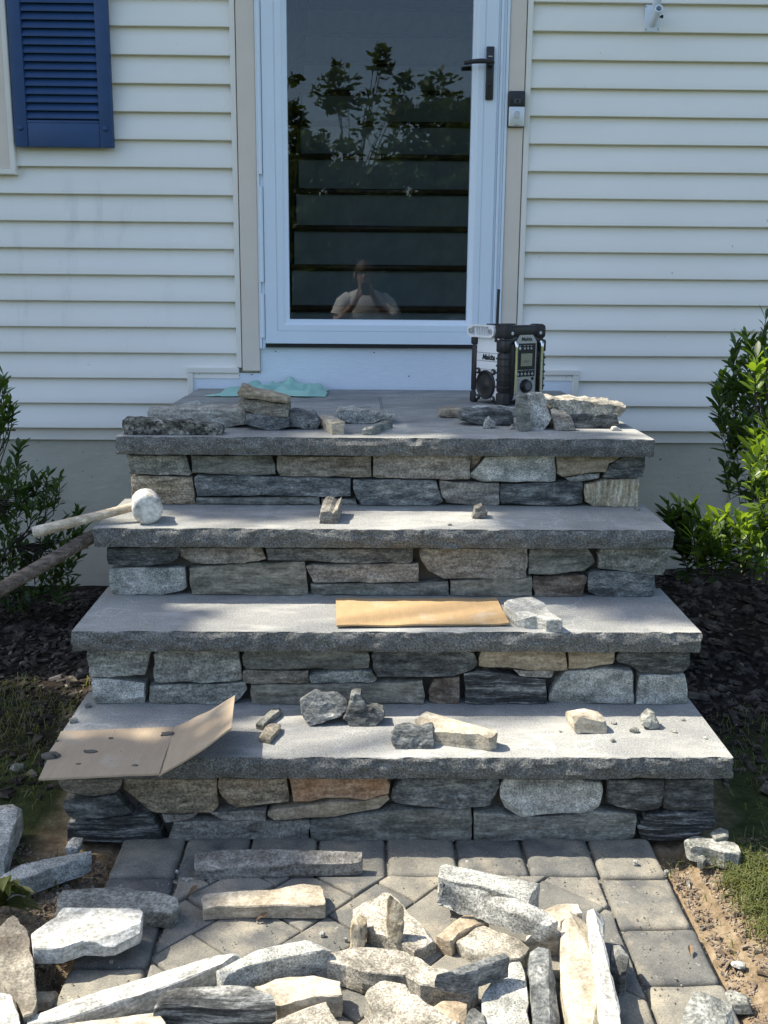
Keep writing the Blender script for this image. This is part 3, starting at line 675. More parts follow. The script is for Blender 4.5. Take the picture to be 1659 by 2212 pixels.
MB().lathe((cx_+.001, -.0530, lc.z), (0, -1, 0), [(.006, 0), (.005, .0006)], 20).mk('lens', plain('lens black', (.004, .004, .005), .08), db)
pz = hy('DB', 1108, 1700, -.052).z
text_mesh('lettering', 'ring', .0135, INKG, db, Matrix.Translation((cx_, -.0524, pz)) @ Matrix.Rotation(pi/2, 4, 'X'), 0, .0002, .0002)
# flag bracket
f0 = hy('FB', 640, 578, -.012); f1 = hy('FB', 930, 95, -.012)
fb = MB().bbox(f0.x, f1.x, -.0185, -.0125, f0.z, f1.z, .0025, 2).mk('flag_bracket', DOORW, smooth=40); tag(fb, 'white two socket flagpole bracket screwed to the siding right of the door', 'flag bracket')
c0 = hy('FB', 795, 420, -.018); 
def hollow(c, a, r, ri, h0, h1, n=28): return MB().lathe(c, a, [(r*.98, h0), (r, h0+.004), (r, h1), (ri, h1), (ri, h1-.05), (.0001, h1-.05)], n)
op = hy('FB', 915, 148, -.115); ax = (op-c0); hollow(c0, ax, .0150, .0112, -.004, ax.length).mk('socket', DOORW, fb, smooth=40)
up_ = hy('FB', 905, -60, -.075); c1 = hy('FB', 800, 330, -.020); ax2 = up_-c1; hollow(c1, ax2, .0155, .0115, -.004, ax2.length).mk('socket', DOORW, fb, smooth=40)
ts = hy('FB', 905, 300, -.06); te = hy('FB', 985, 298, -.06); MB().tube([ts, ts.lerp(te, .55), ts.lerp(te, .65), te], [.0035, .0035, .0065, .0060], 10).mk('thumb_screw', BLACK, fb, smooth=50)
for x, y in ((682, 120), (680, 530), (898, 528)):
    p = hy('FB', x, y, -.0185); MB().lathe((p.x, -.0185, p.z), (0, -1, 0), [(.004, 0), (.0035, .001)], 12).mk('screw', PANELG, fb)
# ================================================================== STEPS
steps = empty('stone_steps', (0, -1.4, 0), 'mortared fieldstone steps with four thick grey granite treads', 'steps')
YF = [-1.424, -1.681, -1.937, -2.197]; ZT = [.820, .617, .423, .221]; TH = .0505; OV = .038
HX = [(-.760, .762), (-.767, .756), (-.763, .762), (-.760, .765)]
def tread(i, yb):
    x0, x1 = HX[i]; y = YF[i]; zt = ZT[i]; zb = zt-TH
    A = [(x0+.004, y, zb), (x1-.004, y, zb), (x1, y, zt), (x0, y, zt)]
    # front rim is pitched (hand broken), top stays flat: build as a grid
    nx_ = 150; rowsz = [0, .006, .014, .022, .030, .038, .044, .0485, TH]
    V = []; F = []
    for j, dz in enumerate(rowsz):
        for k in range(nx_+1):
            x = x0+(x1-x0)*k/nx_
            p = Vector((x*26, i*9.3, dz*55))
            pit = .0065*noise.fractal(p, .8, 2.1, 5)+.004*noise.noise(Vector((x*7, i*4.1, dz*20)))
            dome = -.0055*(1-abs(dz/TH*2-1.05)**2)
            chip = min(.007, max(0, noise.fractal(Vector((x*9, i*7.7, 2)), .8, 2.1, 4)-.22)*.030)*max(0, (dz/TH-.5)/.5)
            ye = y+pit+dome+chip
            zz = zb+dz
            if j == len(rowsz)-1: ye = y+.0005+.0010*noise.noise(Vector((x*60, i, 3)))+chip*.5
            if j == len(rowsz)-2: zz += .0005
            xe = x
            if k == 0: xe += .006*noise.fractal(Vector((i*3, dz*60, 1)), .8, 2, 4)+.004
            if k == nx_: xe -= .006*noise.fractal(Vector((i*3, dz*60, 8)), .8, 2, 4)+.004
            V.append((xe, ye, zz))
    R = len(rowsz); q = nx_+1
    for j in range(R-1):
        for k in range(nx_): F.append((j*q+k, j*q+k+1, (j+1)*q+k+1, (j+1)*q+k))
    # body rings going back: ends slightly rough
    ybs = [y+.03, y+.08, y+.14, yb]; base = len(V)
    prevT = [(R-1)*q+k for k in range(q)]; prevB = [k for k in range(q)]
    # top sheet
    for yy in ybs[-1:]:
        idx = []
        for k in range(q): idx.append(len(V)); V.append((x0+(x1-x0)*k/nx_, yy, zt))
        for k in range(nx_): F.append((prevT[k], prevT[k+1], idx[k+1], idx[k]))
        idb = []
        for k in range(q): idb.append(len(V)); V.append((x0+(x1-x0)*k/nx_, yy, zb))
        for k in range(nx_): F.append((prevB[k+1], prevB[k], idb[k], idb[k+1]))
    F.append([j*q for j in range(R)][::-1]+[idb[0], idx[0]]); F.append([j*q+nx_ for j in range(R)]+[idx[nx_], idb[nx_]])
    for k in range(nx_): F.append((idx[k], idx[k+1], idb[k+1], idb[k]))
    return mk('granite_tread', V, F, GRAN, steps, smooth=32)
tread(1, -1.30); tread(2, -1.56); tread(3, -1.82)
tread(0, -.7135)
# back flags of the landing
def flag(x0, x1, y0, y1): MB().bbox(x0, x1, y0, y1, .770, .8195, .0025, 2).mk('paving_slab', GRAN, steps, smooth=40)
flag(-.752, -.0035, -.7095, -.3075); flag(.0005, .754, -.7095, -.3075); flag(-.748, .752, -.3045, -.0165)
MB().box(-.746, .75, -.74, -.018, .7695, .8165).mk('joint_mortar', plain('pale mortar', (.42, .42, .40), .9, 0, .2, 30), steps)
RIS = []
ybk = [-.02, -1.28, -1.54, -1.80]
zbt = [.617, .423, .221, -.08]
for i in range(4):
    RIS.append(MB().box(-.690, .690, YF[i]+OV+.042, ybk[i], zbt[i]-.01 if i < 3 else -.1, ZT[i]-TH-.0005).mk('riser', MORTAR, steps))
def veneer(i, c, pts, mat, dp=.085, out=0.0):
    Y = YF[i]+OV-out; Ac = [hy(c, x, y, Y) for x, y in pts]; lo, hi = zbt[i]+.0008, ZT[i]-TH-.0012
    if i == 3: lo = -.03
    base3 = -.004
    A = []
    cx = sum(p.x for p in Ac)/len(Ac); cz = sum(p.z for p in Ac)/len(Ac)
    for p in Ac:
        z = p.z
        if z < lo+.007 and i < 3: z = lo
        if z > hi-.006: z = hi
        if i == 3 and z < .022: z = base3
        A.append(Vector((p.x, Y, min(max(z, lo), hi))))
    B = [p+Vector((0, dp, 0)) for p in A]
    ex = .5 if mat in ('white', 'dark', 'band', 'blue') else .35
    stone_obj('stone', A, B, mat, RIS[i], res=.0115, amp=.0042, bev=.0030, loose=False, nst=(16, 20, 36), step=.03, side=.0032)
V1 = [('F0', [(757, 152), (1110, 152), (1128, 215), (1147, 262), (1130, 275), (900, 270), (775, 262)], 'grey'),
 ('F0', [(1147, 155), (1625, 155), (1650, 215), (1655, 268), (1500, 272), (1300, 265), (1155, 258)], 'green'),
 ('F', [(184, 168), (202, 155), (750, 157), (754, 282), (400, 282), (207, 276), (182, 235)], 'brown'),
 ('F', [(764, 157), (1348, 157), (1343, 290), (1200, 300), (790, 286), (766, 278)], 'taupe'),
 ('F', [(1354, 158), (1425, 158), (1395, 205), (1352, 242)], 'rustdk'),
 ('G', [(-128, 262), (-72, 207), (-35, 160), (380, 158), (387, 240), (387, 308), (150, 313), (-60, 306), (-126, 285)], 'lgrey'),
 ('G', [(392, 158), (803, 158), (740, 188), (705, 200), (690, 255), (560, 260), (430, 282), (397, 262)], 'tan'),
 ('G', [(810, 158), (922, 158), (928, 230), (912, 286), (780, 290), (670, 289), (708, 215), (748, 190)], 'dark'),
 ('G', [(545, 270), (655, 262), (650, 293), (552, 303), (470, 308), (442, 290)], 'grey'),
 ('F0', [(782, 287), (850, 274), (1153, 285), (1168, 380), (1168, 447), (790, 447), (790, 350)], 'ochre'),
 ('F0', [(1162, 290), (1182, 270), (1659, 282), (2103, 292), (2103, 395), (1980, 406), (1700, 393), (1400, 398), (1182, 396), (1167, 330)], 'blue'),
 ('F', [(-298, 407), (438, 403), (443, 452), (-298, 452)], 'green'),
 ('F', [(452, 411), (660, 414), (664, 450), (455, 450)], 'green'),
 ('F', [(642, 302), (1000, 298), (1143, 307), (1158, 360), (1182, 430), (1120, 455), (900, 455), (692, 450), (662, 400), (642, 350)], 'blue'),
 ('F', [(1166, 307), (1523, 320), (1523, 452), (1400, 452), (1212, 438), (1180, 400), (1164, 345)], 'taupe'),
 ('G', [(52, 335), (62, 324), (390, 317), (438, 300), (548, 309), (550, 440), (350, 447), (62, 442), (52, 415)], 'dark'),
 ('G', [(562, 330), (700, 297), (885, 295), (885, 380), (880, 457), (610, 457), (567, 435), (562, 380)], 'vtan')]
V2 = [('F0', [(640, 708), (1085, 708), (1063, 775), (1000, 808), (780, 820), (645, 813), (638, 745)], 'dark'),
 ('F0', [(1089, 708), (1563, 708), (1597, 780), (1450, 803), (1150, 803), (1078, 763)], 'taupe'),
 ('F', [(122, 710), (1003, 710), (1003, 790), (980, 803), (850, 798), (640, 803), (450, 788), (132, 783)], 'blue'),
 ('F', [(1042, 730), (1057, 710), (1690, 710), (1692, 800), (1680, 888), (1450, 897), (1190, 893), (1092, 848), (1048, 770)], 'taupe'),
 ('G', [(232, 710), (582, 710), (608, 760), (627, 798), (560, 848), (400, 868), (222, 868), (220, 790)], 'green'),
 ('G', [(642, 740), (660, 711), (1070, 711), (1055, 790), (1035, 878), (940, 873), (800, 848), (642, 833)], 'grey'),
 ('F0', [(655, 832), (700, 827), (1103, 827), (1123, 945), (1100, 962), (950, 984), (670, 985), (652, 930)], 'lgrey'),
 ('F0', [(1132, 832), (1200, 820), (1659, 795), (1828, 792), (1848, 985), (1659, 990), (1150, 988), (1142, 920)], 'olive'),
 ('F', [(364, 820), (402, 810), (1038, 803), (1040, 915), (402, 918), (382, 870)], 'taupe'),
 ('F', [(387, 927), (1000, 922), (1218, 908), (1220, 988), (1100, 998), (387, 1000)], 'green'),
 ('F', [(1230, 907), (1718, 888), (1718, 1002), (1230, 1002)], 'olive'),
 ('G', [(257, 882), (558, 874), (578, 890), (553, 960), (548, 1002), (262, 998), (247, 940)], 'rustdk'),
 ('G', [(587, 860), (620, 847), (800, 853), (983, 872), (990, 950), (970, 1002), (700, 1000), (640, 1002), (587, 975), (580, 910)], 'blue')]
V3 = [('H0', [(520, 400), (560, 397), (903, 397), (888, 470), (868, 548), (650, 563), (535, 558), (525, 480)], 'grey'),
 ('H0', [(924, 430), (945, 400), (1430, 397), (1440, 490), (1453, 588), (1200, 596), (932, 588), (916, 520)], 'grey'),
 ('H', [(-28, 440), (0, 402), (725, 397), (743, 440), (738, 510), (570, 518), (450, 510), (0, 516), (-18, 490)], 'green'),
 ('H', [(752, 440), (767, 398), (1290, 398), (1370, 418), (1393, 480), (1378, 513), (1250, 558), (950, 568), (792, 563), (767, 510)], 'dark'),
 ('I', [(-72, 450), (-58, 397), (440, 400), (455, 470), (460, 523), (300, 526), (100, 510), (-68, 498)], 'tan'),
 ('I', [(465, 402), (746, 405), (733, 483), (560, 513), (467, 513)], 'tan'),
 ('I', [(750, 450), (772, 408), (1190, 410), (1190, 500), (1150, 538), (1030, 550), (900, 538), (832, 498), (762, 478)], 'dark'),
 ('H0', [(548, 572), (640, 571), (866, 603), (868, 680), (866, 738), (800, 735), (570, 730), (550, 640)], 'lgrey'),
 ('H0', [(897, 622), (930, 612), (1468, 601), (1478, 640), (1440, 690), (1400, 738), (1150, 740), (892, 735)], 'grey'),
 ('H', [(-18, 532), (0, 527), (373, 530), (378, 598), (0, 603), (-18, 590)], 'brown'),
 ('H', [(382, 560), (500, 533), (690, 522), (758, 532), (788, 575), (770, 598), (600, 598), (392, 600)], 'grey'),
 ('H', [(32, 612), (700, 600), (1058, 592), (1078, 680), (1070, 728), (800, 730), (300, 738), (37, 740)], 'olive'),
 ('H', [(1097, 650), (1140, 577), (1283, 562), (1288, 640), (1275, 725), (1102, 728)], 'rustdk'),
 ('I', [(-163, 547), (-60, 532), (150, 557), (323, 582), (333, 660), (328, 728), (100, 732), (-153, 732)], 'band'),
 ('I', [(132, 522), (378, 532), (368, 570), (172, 558)], 'taupe'),
 ('I', [(347, 670), (382, 602), (450, 532), (700, 507), (848, 522), (855, 715), (600, 740), (500, 738), (352, 710)], 'lgrey'),
 ('I', [(872, 680), (892, 548), (1000, 548), (1158, 551), (1180, 640), (1185, 740), (1000, 740), (867, 715)], 'lgrey')]
V4 = [('J0', [(340, 250), (733, 250), (718, 310), (688, 343), (560, 358), (400, 343), (360, 310)], 'brown'),
 ('J0', [(382, 390), (560, 367), (688, 352), (788, 465), (600, 493), (440, 498), (402, 470), (377, 420)], 'dark'),
 ('J0', [(405, 522), (600, 498), (790, 478), (888, 463), (948, 540), (983, 600), (820, 620), (700, 620), (580, 655), (440, 668), (400, 650)], 'band'),
 ('J0', [(738, 262), (760, 252), (1298, 252), (1308, 420), (1268, 453), (1080, 466), (912, 458), (842, 400), (742, 320)], 'ochre'),
 ('J', [(-163, 290), (-158, 250), (240, 250), (260, 340), (260, 398), (100, 403), (-50, 423), (-108, 393), (-158, 340)], 'ochre'),
 ('J', [(265, 255), (300, 244), (838, 244), (870, 290), (858, 348), (720, 376), (500, 368), (282, 392)], 'rust'),
 ('J', [(132, 457), (200, 432), (500, 393), (720, 386), (850, 357), (863, 385), (798, 440), (500, 483), (172, 500), (132, 480)], 'tan'),
 ('J0', [(972, 472), (1188, 465), (1158, 493), (992, 509)], 'taupe'),
 ('J0', [(1242, 462), (1400, 450), (1598, 442), (1593, 508), (1350, 503), (1292, 480)], 'taupe'),
 ('J0', [(1042, 512), (1200, 507), (1659, 503), (1853, 503), (1853, 590), (1700, 612), (1400, 628), (1010, 635), (1002, 590)], 'taupe'),
 ('J', [(388, 507), (800, 458), (880, 434), (1353, 434), (1358, 500), (1356, 580), (700, 604), (392, 608)], 'green'),
 ('J', [(874, 370), (882, 320), (942, 247), (1518, 247), (1523, 300), (1488, 370), (1468, 413), (1300, 432), (1050, 422), (900, 393)], 'blue'),
 ('K', [(52, 300), (90, 250), (500, 252), (660, 272), (678, 320), (648, 420), (600, 463), (350, 463), (170, 478), (82, 438), (57, 370)], 'lgrey'),
 ('K', [(702, 258), (1038, 254), (1033, 350), (1013, 443), (820, 438), (702, 403), (697, 320)], 'dark'),
 ('K', [(1047, 254), (1335, 254), (1330, 350), (1335, 443), (1042, 438), (1037, 400)], 'dark'),
 ('K', [(-103, 470), (-98, 452), (300, 483), (640, 450), (868, 463), (878, 490), (863, 572), (550, 572), (230, 582), (-103, 577)], 'green'),
 ('K', [(877, 545), (942, 473), (1338, 453), (1350, 490), (1330, 555), (1150, 600), (1050, 605), (902, 575)], 'band')]
for i, VV in enumerate((V1, V2, V3, V4)):
    for c, pts, m in VV: veneer(i, c, pts, m, out=random.Random(len(pts)*7+i).uniform(-.003, .006))
# the flanks of the steps (hidden from this side, laid up in rough courses)
fr = random.Random(3)
for s_ in (-1, 1):
    for i in range(4):
        y0, y1 = YF[i]+OV+.095, ybk[i]-.01; z0, z1 = (zbt[i] if i < 3 else -.03), ZT[i]-TH-.001
        h = (z1-z0)/2
        for r_ in range(2):
            y = y0
            while y < y1-.05:
                l = min(fr.uniform(.14, .26), y1-y); z = z0+h*r_; g = .003
                A = [Vector((s_*.722, y+g, z+g)), Vector((s_*.722, y+l-g, z+g)), Vector((s_*.722, y+l-g, z+h-g)), Vector((s_*.722, y+g, z+h-g))]
                stone_obj('stone', A, [p-Vector((s_*.045, 0, 0)) for p in A], fr.choice(['grey', 'green', 'taupe', 'dark', 'brown', 'lgrey']), RIS[i], res=.03, amp=.006, bev=.006, loose=False, step=.04)
                y += l
# ================================================================== LOOSE STONES
def slab_stone(label, c, pts, h, mat, base=0.0, thick=None, group=None, res=.011, amp=.004, bev=.0025, spread=.0, **k):
    A = []
    for p in pts:
        hh = p[2] if len(p) > 2 else h
        A.append(hz(c, p[0], p[1], base+hh))
    cc = sum(A, Vector())/len(A)
    if thick is None: B = [Vector((p.x+(p.x-cc.x)*spread, p.y+(p.y-cc.y)*spread, base)) for p in A]
    else: B = [Vector((p.x, p.y, max(base, p.z-thick))) for p in A]
    k.setdefault('nst', (26, 26, 40)); k.setdefault('step', .02); k.setdefault('cap_amp', amp*.38); k.setdefault('side', amp*.85)
    return tag(stone_obj('stone', A, B, mat, None, res=res, amp=amp, bev=bev, **k), label, 'stone', group)
def face_stone(label, c, pts, mat, base, depth=.08, anchor=None, to=None, y=None, dz=0, group=None, res=.009, amp=.004, bev=.003, skew=0, rest=True, top_in=0, **k):
    a = anchor or max(pts, key=lambda p: p[1])
    ya = y if y is not None else hz(c, a[0], a[1], base).y
    A = [hy(c, p[0], p[1], ya) for p in pts]
    A = [Vector((p.x, p.y, base if (rest and p.z < base+.007) or p.z < base else p.z)) for p in A]
    if to: e = hz(c, to[0], to[1], base)-hz(c, a[0], a[1], base)
    else: e = Vector((skew, depth, 0))
    zc = max(p.z for p in A)
    A2 = [Vector((p.x, p.y+top_in*(p.z-base), p.z)) for p in A]
    B = [p+e+Vector((0, 0, dz if p.z > base+.01 else 0)) for p in A]
    k.setdefault('nst', (24, 24, 40)); k.setdefault('step', .02); k.setdefault('cap_amp', amp*.75)
    return tag(stone_obj('stone', A2, B, mat, None, res=res, amp=amp, bev=bev, **k), label, 'stone', group)
GL = 'loose stones lying on the top landing'; L0 = ZT[0]
# --- left group on the landing
face_stone('long dark pitted stone at the left front corner of the landing', 'P', [(203, 350), (230, 336), (300, 340), (430, 346), (470, 341), (560, 354), (640, 352), (700, 369), (800, 372), (850, 379), (877, 397), (872, 442), (600, 444), (205, 447)], 'pit', L0, .07, group=GL, amp=.006, nst=(40, 40, 50))
face_stone('long pale grey stone lying behind the dark pitted stone on the landing', 'P', [(371, 300), (385, 270), (600, 266), (1000, 263), (1042, 295), (1032, 378), (890, 390), (600, 392), (378, 392), (374, 330)], 'pgrey', L0, .10, y=hz('P', 600, 398, L0).y, group=GL, amp=.004)
face_stone('small white flake of stone behind the long pale grey stone on the landing', 'P', [(555, 268), (600, 243), (640, 236), (690, 228), (720, 243), (745, 268)], 'white', L0, .09, anchor=(650, 268), group=GL, chips=0)
yp = hz('P', 1230, 418, L0).y
zb1 = L0; pA = hy('P', 1200, 326, yp).z
face_stone('dark grey stone at the bottom of the stack of three by the mint cloth', 'P', [(1036, 300), (1200, 320), (1330, 328), (1332, 395), (1230, 417), (1180, 408), (1030, 375)], 'blue', L0, .13, y=yp, group=GL)
face_stone('brown stone in the middle of the stack of three by the mint cloth', 'P', [(973, 232), (1010, 206), (1150, 216), (1262, 232), (1322, 248), (1322, 326), (1200, 322), (1110, 308), (1040, 290)], 'brown', L0+.026, .12, y=yp+.004, group=GL, rest=False)
face_stone('tan stone on the top of the stack of three by the mint cloth', 'P', [(985, 165), (1003, 108), (1060, 130), (1110, 155), (1200, 165), (1272, 186), (1326, 206), (1320, 242), (1268, 231), (1130, 212), (985, 190)], 'tan', L0+.055, .09, y=yp-.006, group=GL, rest=False)
face_stone('rough dark lump right of the stack of three on the landing', 'P', [(1330, 282), (1400, 286), (1440, 300), (1502, 312), (1535, 370), (1522, 413), (1440, 412), (1330, 388)], 'blue', L0, .09, group=GL, amp=.007, nst=(40, 40, 40))
face_stone('tan stone with a square brown end pointing forwards on the landing', 'Q', [(213, 495), (235, 482), (300, 476), (345, 485), (332, 588), (218, 592)], 'cream', L0, anchor=(218, 592), to=(100, 520), group=GL)
face_stone('flat speckled grey stone in the middle of the landing', 'Q', [(248, 402), (268, 378), (410, 366), (480, 380), (560, 375), (650, 386), (700, 405), (785, 417), (780, 440), (640, 470), (592, 500), (420, 480), (255, 455)], 'gspeck', L0, .12, group=GL, amp=.003)
face_stone('short grey bar of stone lying askew by the speckled stone on the landing', 'Q', [(497, 548), (508, 533), (585, 530), (592, 598), (497, 599)], 'grey', L0, anchor=(592, 598), to=(775, 530), group=GL)
# --- right group round the radio
face_stone('small tan wedge of stone left of the radio on the landing', 'Q', [(1190, 402), (1202, 376), (1300, 370), (1395, 372), (1385, 447), (1300, 440), (1195, 425)], 'tan', L0, .09, group=GL)
face_stone('flat grey stone lying against the foot of the radio', 'R', [(288, 884), (320, 870), (470, 872), (585, 890), (590, 935), (560, 950), (292, 945)], 'lgrey', L0, .035, y=hz('R', 400, 950, L0).y, group=GL)
face_stone('dark greenish stone lying flat in front of the radio', 'R', [(199, 962), (212, 925), (240, 900), (400, 903), (560, 925), (568, 990), (532, 1010), (360, 998), (200, 976)], 'dark', L0, .085, group=GL, amp=.005)
face_stone('small jagged pale stone before the dark greenish stone on the landing', 'R', [(362, 1005), (375, 975), (400, 953), (418, 975), (445, 990), (440, 1012), (405, 1028), (366, 1026)], 'gspeck', L0, .035, group=GL)
face_stone('tiny grey chip lying left of the upright grey block on the landing', 'R', [(540, 1028), (556, 1000), (576, 1012), (574, 1032)], 'lgrey', L0, .02, group=GL, res=.006, amp=.002, bev=.003)
face_stone('squared grey block standing upright in front of the radio', 'R', [(588, 815), (612, 796), (640, 800), (668, 812), (672, 900), (690, 1022), (650, 1048), (606, 1048), (588, 1010)], 'green', L0, .045, group=GL, amp=.0025, top_in=.25)
face_stone('large salt and pepper slab leaning beside the upright grey block', 'R', [(668, 806), (700, 792), (770, 788), (802, 850), (800, 890), (826, 958), (800, 1000), (760, 1042), (696, 1044)], 'gspeck', L0, .06, y=hz('R', 740, 1042, L0).y+.015, group=GL, amp=.004, top_in=.3)
face_stone('quarter round grey stone with a brown broken edge on the landing', 'R', [(820, 898), (850, 893), (880, 900), (930, 922), (972, 975), (992, 1034), (900, 1044), (850, 1044), (838, 980)], 'taupe', L0, .04, group=GL, amp=.003, top_in=.35)
face_stone('dark brown stone wedged between the leaning slab and the quarter round stone', 'R', [(790, 1005), (800, 970), (826, 950), (846, 1000), (850, 1026), (794, 1026)], 'rustdk', L0, .05, group=GL)
face_stone('dark rough stone under the long pale slab at the right of the landing', 'R', [(905, 925), (1000, 930), (1270, 932), (1276, 1000), (1240, 1022), (990, 1026), (955, 985)], 'dark', L0, .10, group=GL, amp=.007, nst=(40, 40, 40))
zs_ = hy('R', 1100, 940, hz('R', 990, 1026, L0).y).z-.004
face_stone('long pale broken slab on top of the dark rough stone on the landing', 'R', [(782, 826), (830, 822), (880, 832), (950, 828), (1000, 832), (1100, 838), (1240, 850), (1245, 864), (1322, 868), (1322, 898), (1288, 962), (1258, 940), (1150, 932), (1000, 940), (900, 930), (860, 890), (815, 890)], 'tspeck', zs_, .13, y=hz('R', 990, 1026, L0).y+.006, group=GL, amp=.006, rest=False, nst=(40, 40, 60))
face_stone('small brown stone behind the leaning slab by the radio', 'R', [(774, 826), (800, 815), (824, 835), (820, 960), (778, 962)], 'rustdk', L0, .05, y=hz('R', 800, 985, L0).y+.03, group=GL)
face_stone('tiny pale chip near the right front corner of the landing', 'R', [(1226, 1034), (1236, 1015), (1260, 1012), (1304, 1034), (1244, 1043)], 'gspeck', L0, .025, group=GL, res=.006, amp=.002, bev=.003)
# --- second step
GT = 'loose stones lying on the step treads'
face_stone('blocky tan grey stone standing in the middle of the second step down', 'F', [(440, 562), (444, 478), (468, 470), (500, 482), (520, 500), (548, 478), (552, 562)], 'taupe', ZT[1], anchor=(552, 562), to=(580, 500), dz=.010, group=GT)
face_stone('small grey wedge on the right half of the second step down', 'F', [(1360, 520), (1376, 470), (1420, 450), (1452, 484), (1450, 516), (1382, 533)], 'taupe', ZT[1], .05, group=GT)
# --- third step
slab_stone('pale grey slab right of the flat cardboard on the third step', 'I', [(75, 108), (92, 95), (170, 84), (250, 75), (300, 105), (332, 130), (350, 165), (427, 213), (420, 216), (330, 214), (270, 195), (200, 195), (160, 188), (120, 160), (80, 128)], .032, 'white', ZT[2], group=GT, amp=.0022, res=.010, cap_amp=.0005, chips=2)
# --- bottom step
slab_stone('narrow grey flake behind another flake at the left of the bottom step', 'H', [(60, 834), (110, 788), (165, 742), (214, 741), (208, 760), (150, 805), (106, 846)], .016, 'green', ZT[3], group=GT, amp=.0015, res=.010, bev=.003)
slab_stone('square brown flake in front of the narrow flake on the bottom step', 'H', [(80, 916), (115, 848), (150, 836), (214, 838), (210, 866), (168, 910), (148, 932)], .014, 'brown', ZT[3], group=GT, amp=.0015, res=.010, bev=.003)
face_stone('humped dark grey rock left of the spiky rock on the bottom step', 'H', [(312, 738), (345, 715), (385, 705), (425, 698), (480, 712), (545, 712), (585, 732), (606, 748), (602, 792), (560, 815), (480, 835), (385, 863), (335, 820)], 'blue', ZT[3], .07, group=GT, amp=.006, nst=(45, 45, 45), res=.010, top_in=.7, smooth=4, chips=9)
face_stone('dark rock with an upright spike on the bottom step', 'H', [(580, 822), (595, 785), (625, 730), (635, 683), (660, 678), (690, 686), (696, 715), (725, 748), (790, 765), (828, 782), (836, 804), (780, 848), (700, 858), (620, 852)], 'dark', ZT[3], .055, group=GT, amp=.006, nst=(45, 45, 45), res=.010, top_in=.3, chips=0, smooth=4)
face_stone('small rectangular dark stone in front of the tan stone on the bottom step', 'H', [(872, 950), (885, 918), (902, 888), (960, 884), (1060, 890), (1130, 884), (1132, 985), (980, 990), (905, 993), (882, 975)], 'blue', ZT[3], .05, group=GT, amp=.006, nst=(45, 45, 45), res=.009, top_in=.4, smooth=4)
slab_stone('long cream stone with tapering left end on the bottom step', 'H', [(1010, 815), (1045, 788), (1088, 760), (1170, 775), (1250, 796), (1330, 820), (1420, 842), (1510, 866), (1512, 895), (1470, 908), (1390, 895), (1300, 888), (1180, 872), (1100, 862), (1040, 840)], .040, 'cream', ZT[3], group=GT, amp=.004, res=.010)
face_stone('small ochre block on the right half of the bottom step', 'I', [(492, 805), (560, 800), (660, 812), (692, 824), (702, 850), (694, 903), (600, 903), (520, 900), (500, 880)], 'cream', ZT[3], .055, group=GT, skew=-.01, top_in=.15)
face_stone('little grey pyramid of stone near the right end of the bottom step', 'I', [(906, 850), (935, 820), (968, 796), (988, 800), (1002, 830), (1030, 868), (1026, 882), (950, 882)], 'grey', ZT[3], .045, group=GT, amp=.005, res=.007, top_in=.5)
pb = random.Random(8)
for c, x, y, z, s in (('I', 862, 890, 3, .011), ('I', 1095, 892, 3, .007), ('I', 730, 948, 3, .008), ('I', 735, 842, 3, .006), ('I', 1285, 930, 3, .005), ('H0', 440, 830, 3, .012), ('H0', 530, 742, 3, .010), ('I', 412, 890, 3, .005), ('I', 1150, 822, 3, .006), ('G', 874, 482, 1, .008), ('F', 1222, 572, 1, .006)):
    p = hz(c, x, y, ZT[z]); A = [p+Vector((s*cos(a)*pb.uniform(.7, 1.3), s*sin(a)*pb.uniform(.7, 1.2), s*.8)) for a in [i*2*pi/6 for i in range(6)]]
    B = [Vector((q.x, q.y, ZT[z])) for q in A]
    tag(stone_obj('pebble', A, B, 'grey', None, res=.006, amp=.0015, bev=.003), 'tiny grey stone chip on the %s tread' % {3: 'bottom', 1: 'second'}[z], 'pebble', 'tiny stone chips on the treads')
# --- on the ground and the path
GG = 'loose stones heaped on the paver path'
S = slab_stone
S('long squared grey bar lying across the path just below the bottom step', 'B', [(-308, 74, .034), (-100, 63, .036), (200, 52, .04), (450, 50, .044), (700, 50, .05), (703, 80, .05), (640, 92, .048), (450, 112, .042), (300, 122, .038), (150, 138, .036), (-100, 152, .034), (-306, 160, .034)], .04, 'taupe', group=GG, amp=.003)
S('cream ridged bar of stone lying behind the heap at the left of the path', 'B', [(-258, 352), (-246, 314), (-100, 308), (0, 304), (110, 303), (200, 290), (320, 266), (448, 262), (462, 300), (475, 345), (478, 392), (420, 398), (250, 388), (0, 398), (-255, 402)], .030, 'cream', group=GG, amp=.006, nst=(10, 60, 50))
S('broad grey slab partly under the white slab at the left of the path', 'A', [(332, 450), (345, 350), (372, 298), (460, 290), (560, 280), (640, 284), (700, 278), (820, 300), (970, 308), (1030, 325), (1062, 342), (1070, 400), (1030, 440), (940, 432), (860, 436), (600, 450), (400, 470)], .036, 'grey', group=GG, amp=.004)
S('white flat slab with a wavy edge on top of the broad grey slab', 'A', [(186, 565, .066), (250, 515, .066), (330, 465, .066), (360, 425, .068), (392, 400, .07), (500, 398, .07), (620, 395, .07), (700, 398, .07), (760, 395, .07), (830, 405, .07), (858, 440, .07), (850, 490, .068), (835, 530, .066), (760, 570, .064), (690, 605, .062), (620, 612, .062), (500, 606, .062), (430, 630, .062), (370, 652, .062), (270, 655, .062), (200, 648, .062)], .066, 'white', thick=.032, base=.0, group=GG, amp=.0025)
S('long stone half in the sun at the left edge beside the bare soil', 'A', [(-60, 560), (0, 515), (40, 470), (72, 443), (105, 450), (130, 500), (170, 548), (195, 700), (212, 850), (222, 1010), (200, 1040), (140, 1060), (100, 980), (62, 915), (20, 880), (-60, 700)], .05, 'brown', group=GG, amp=.005)
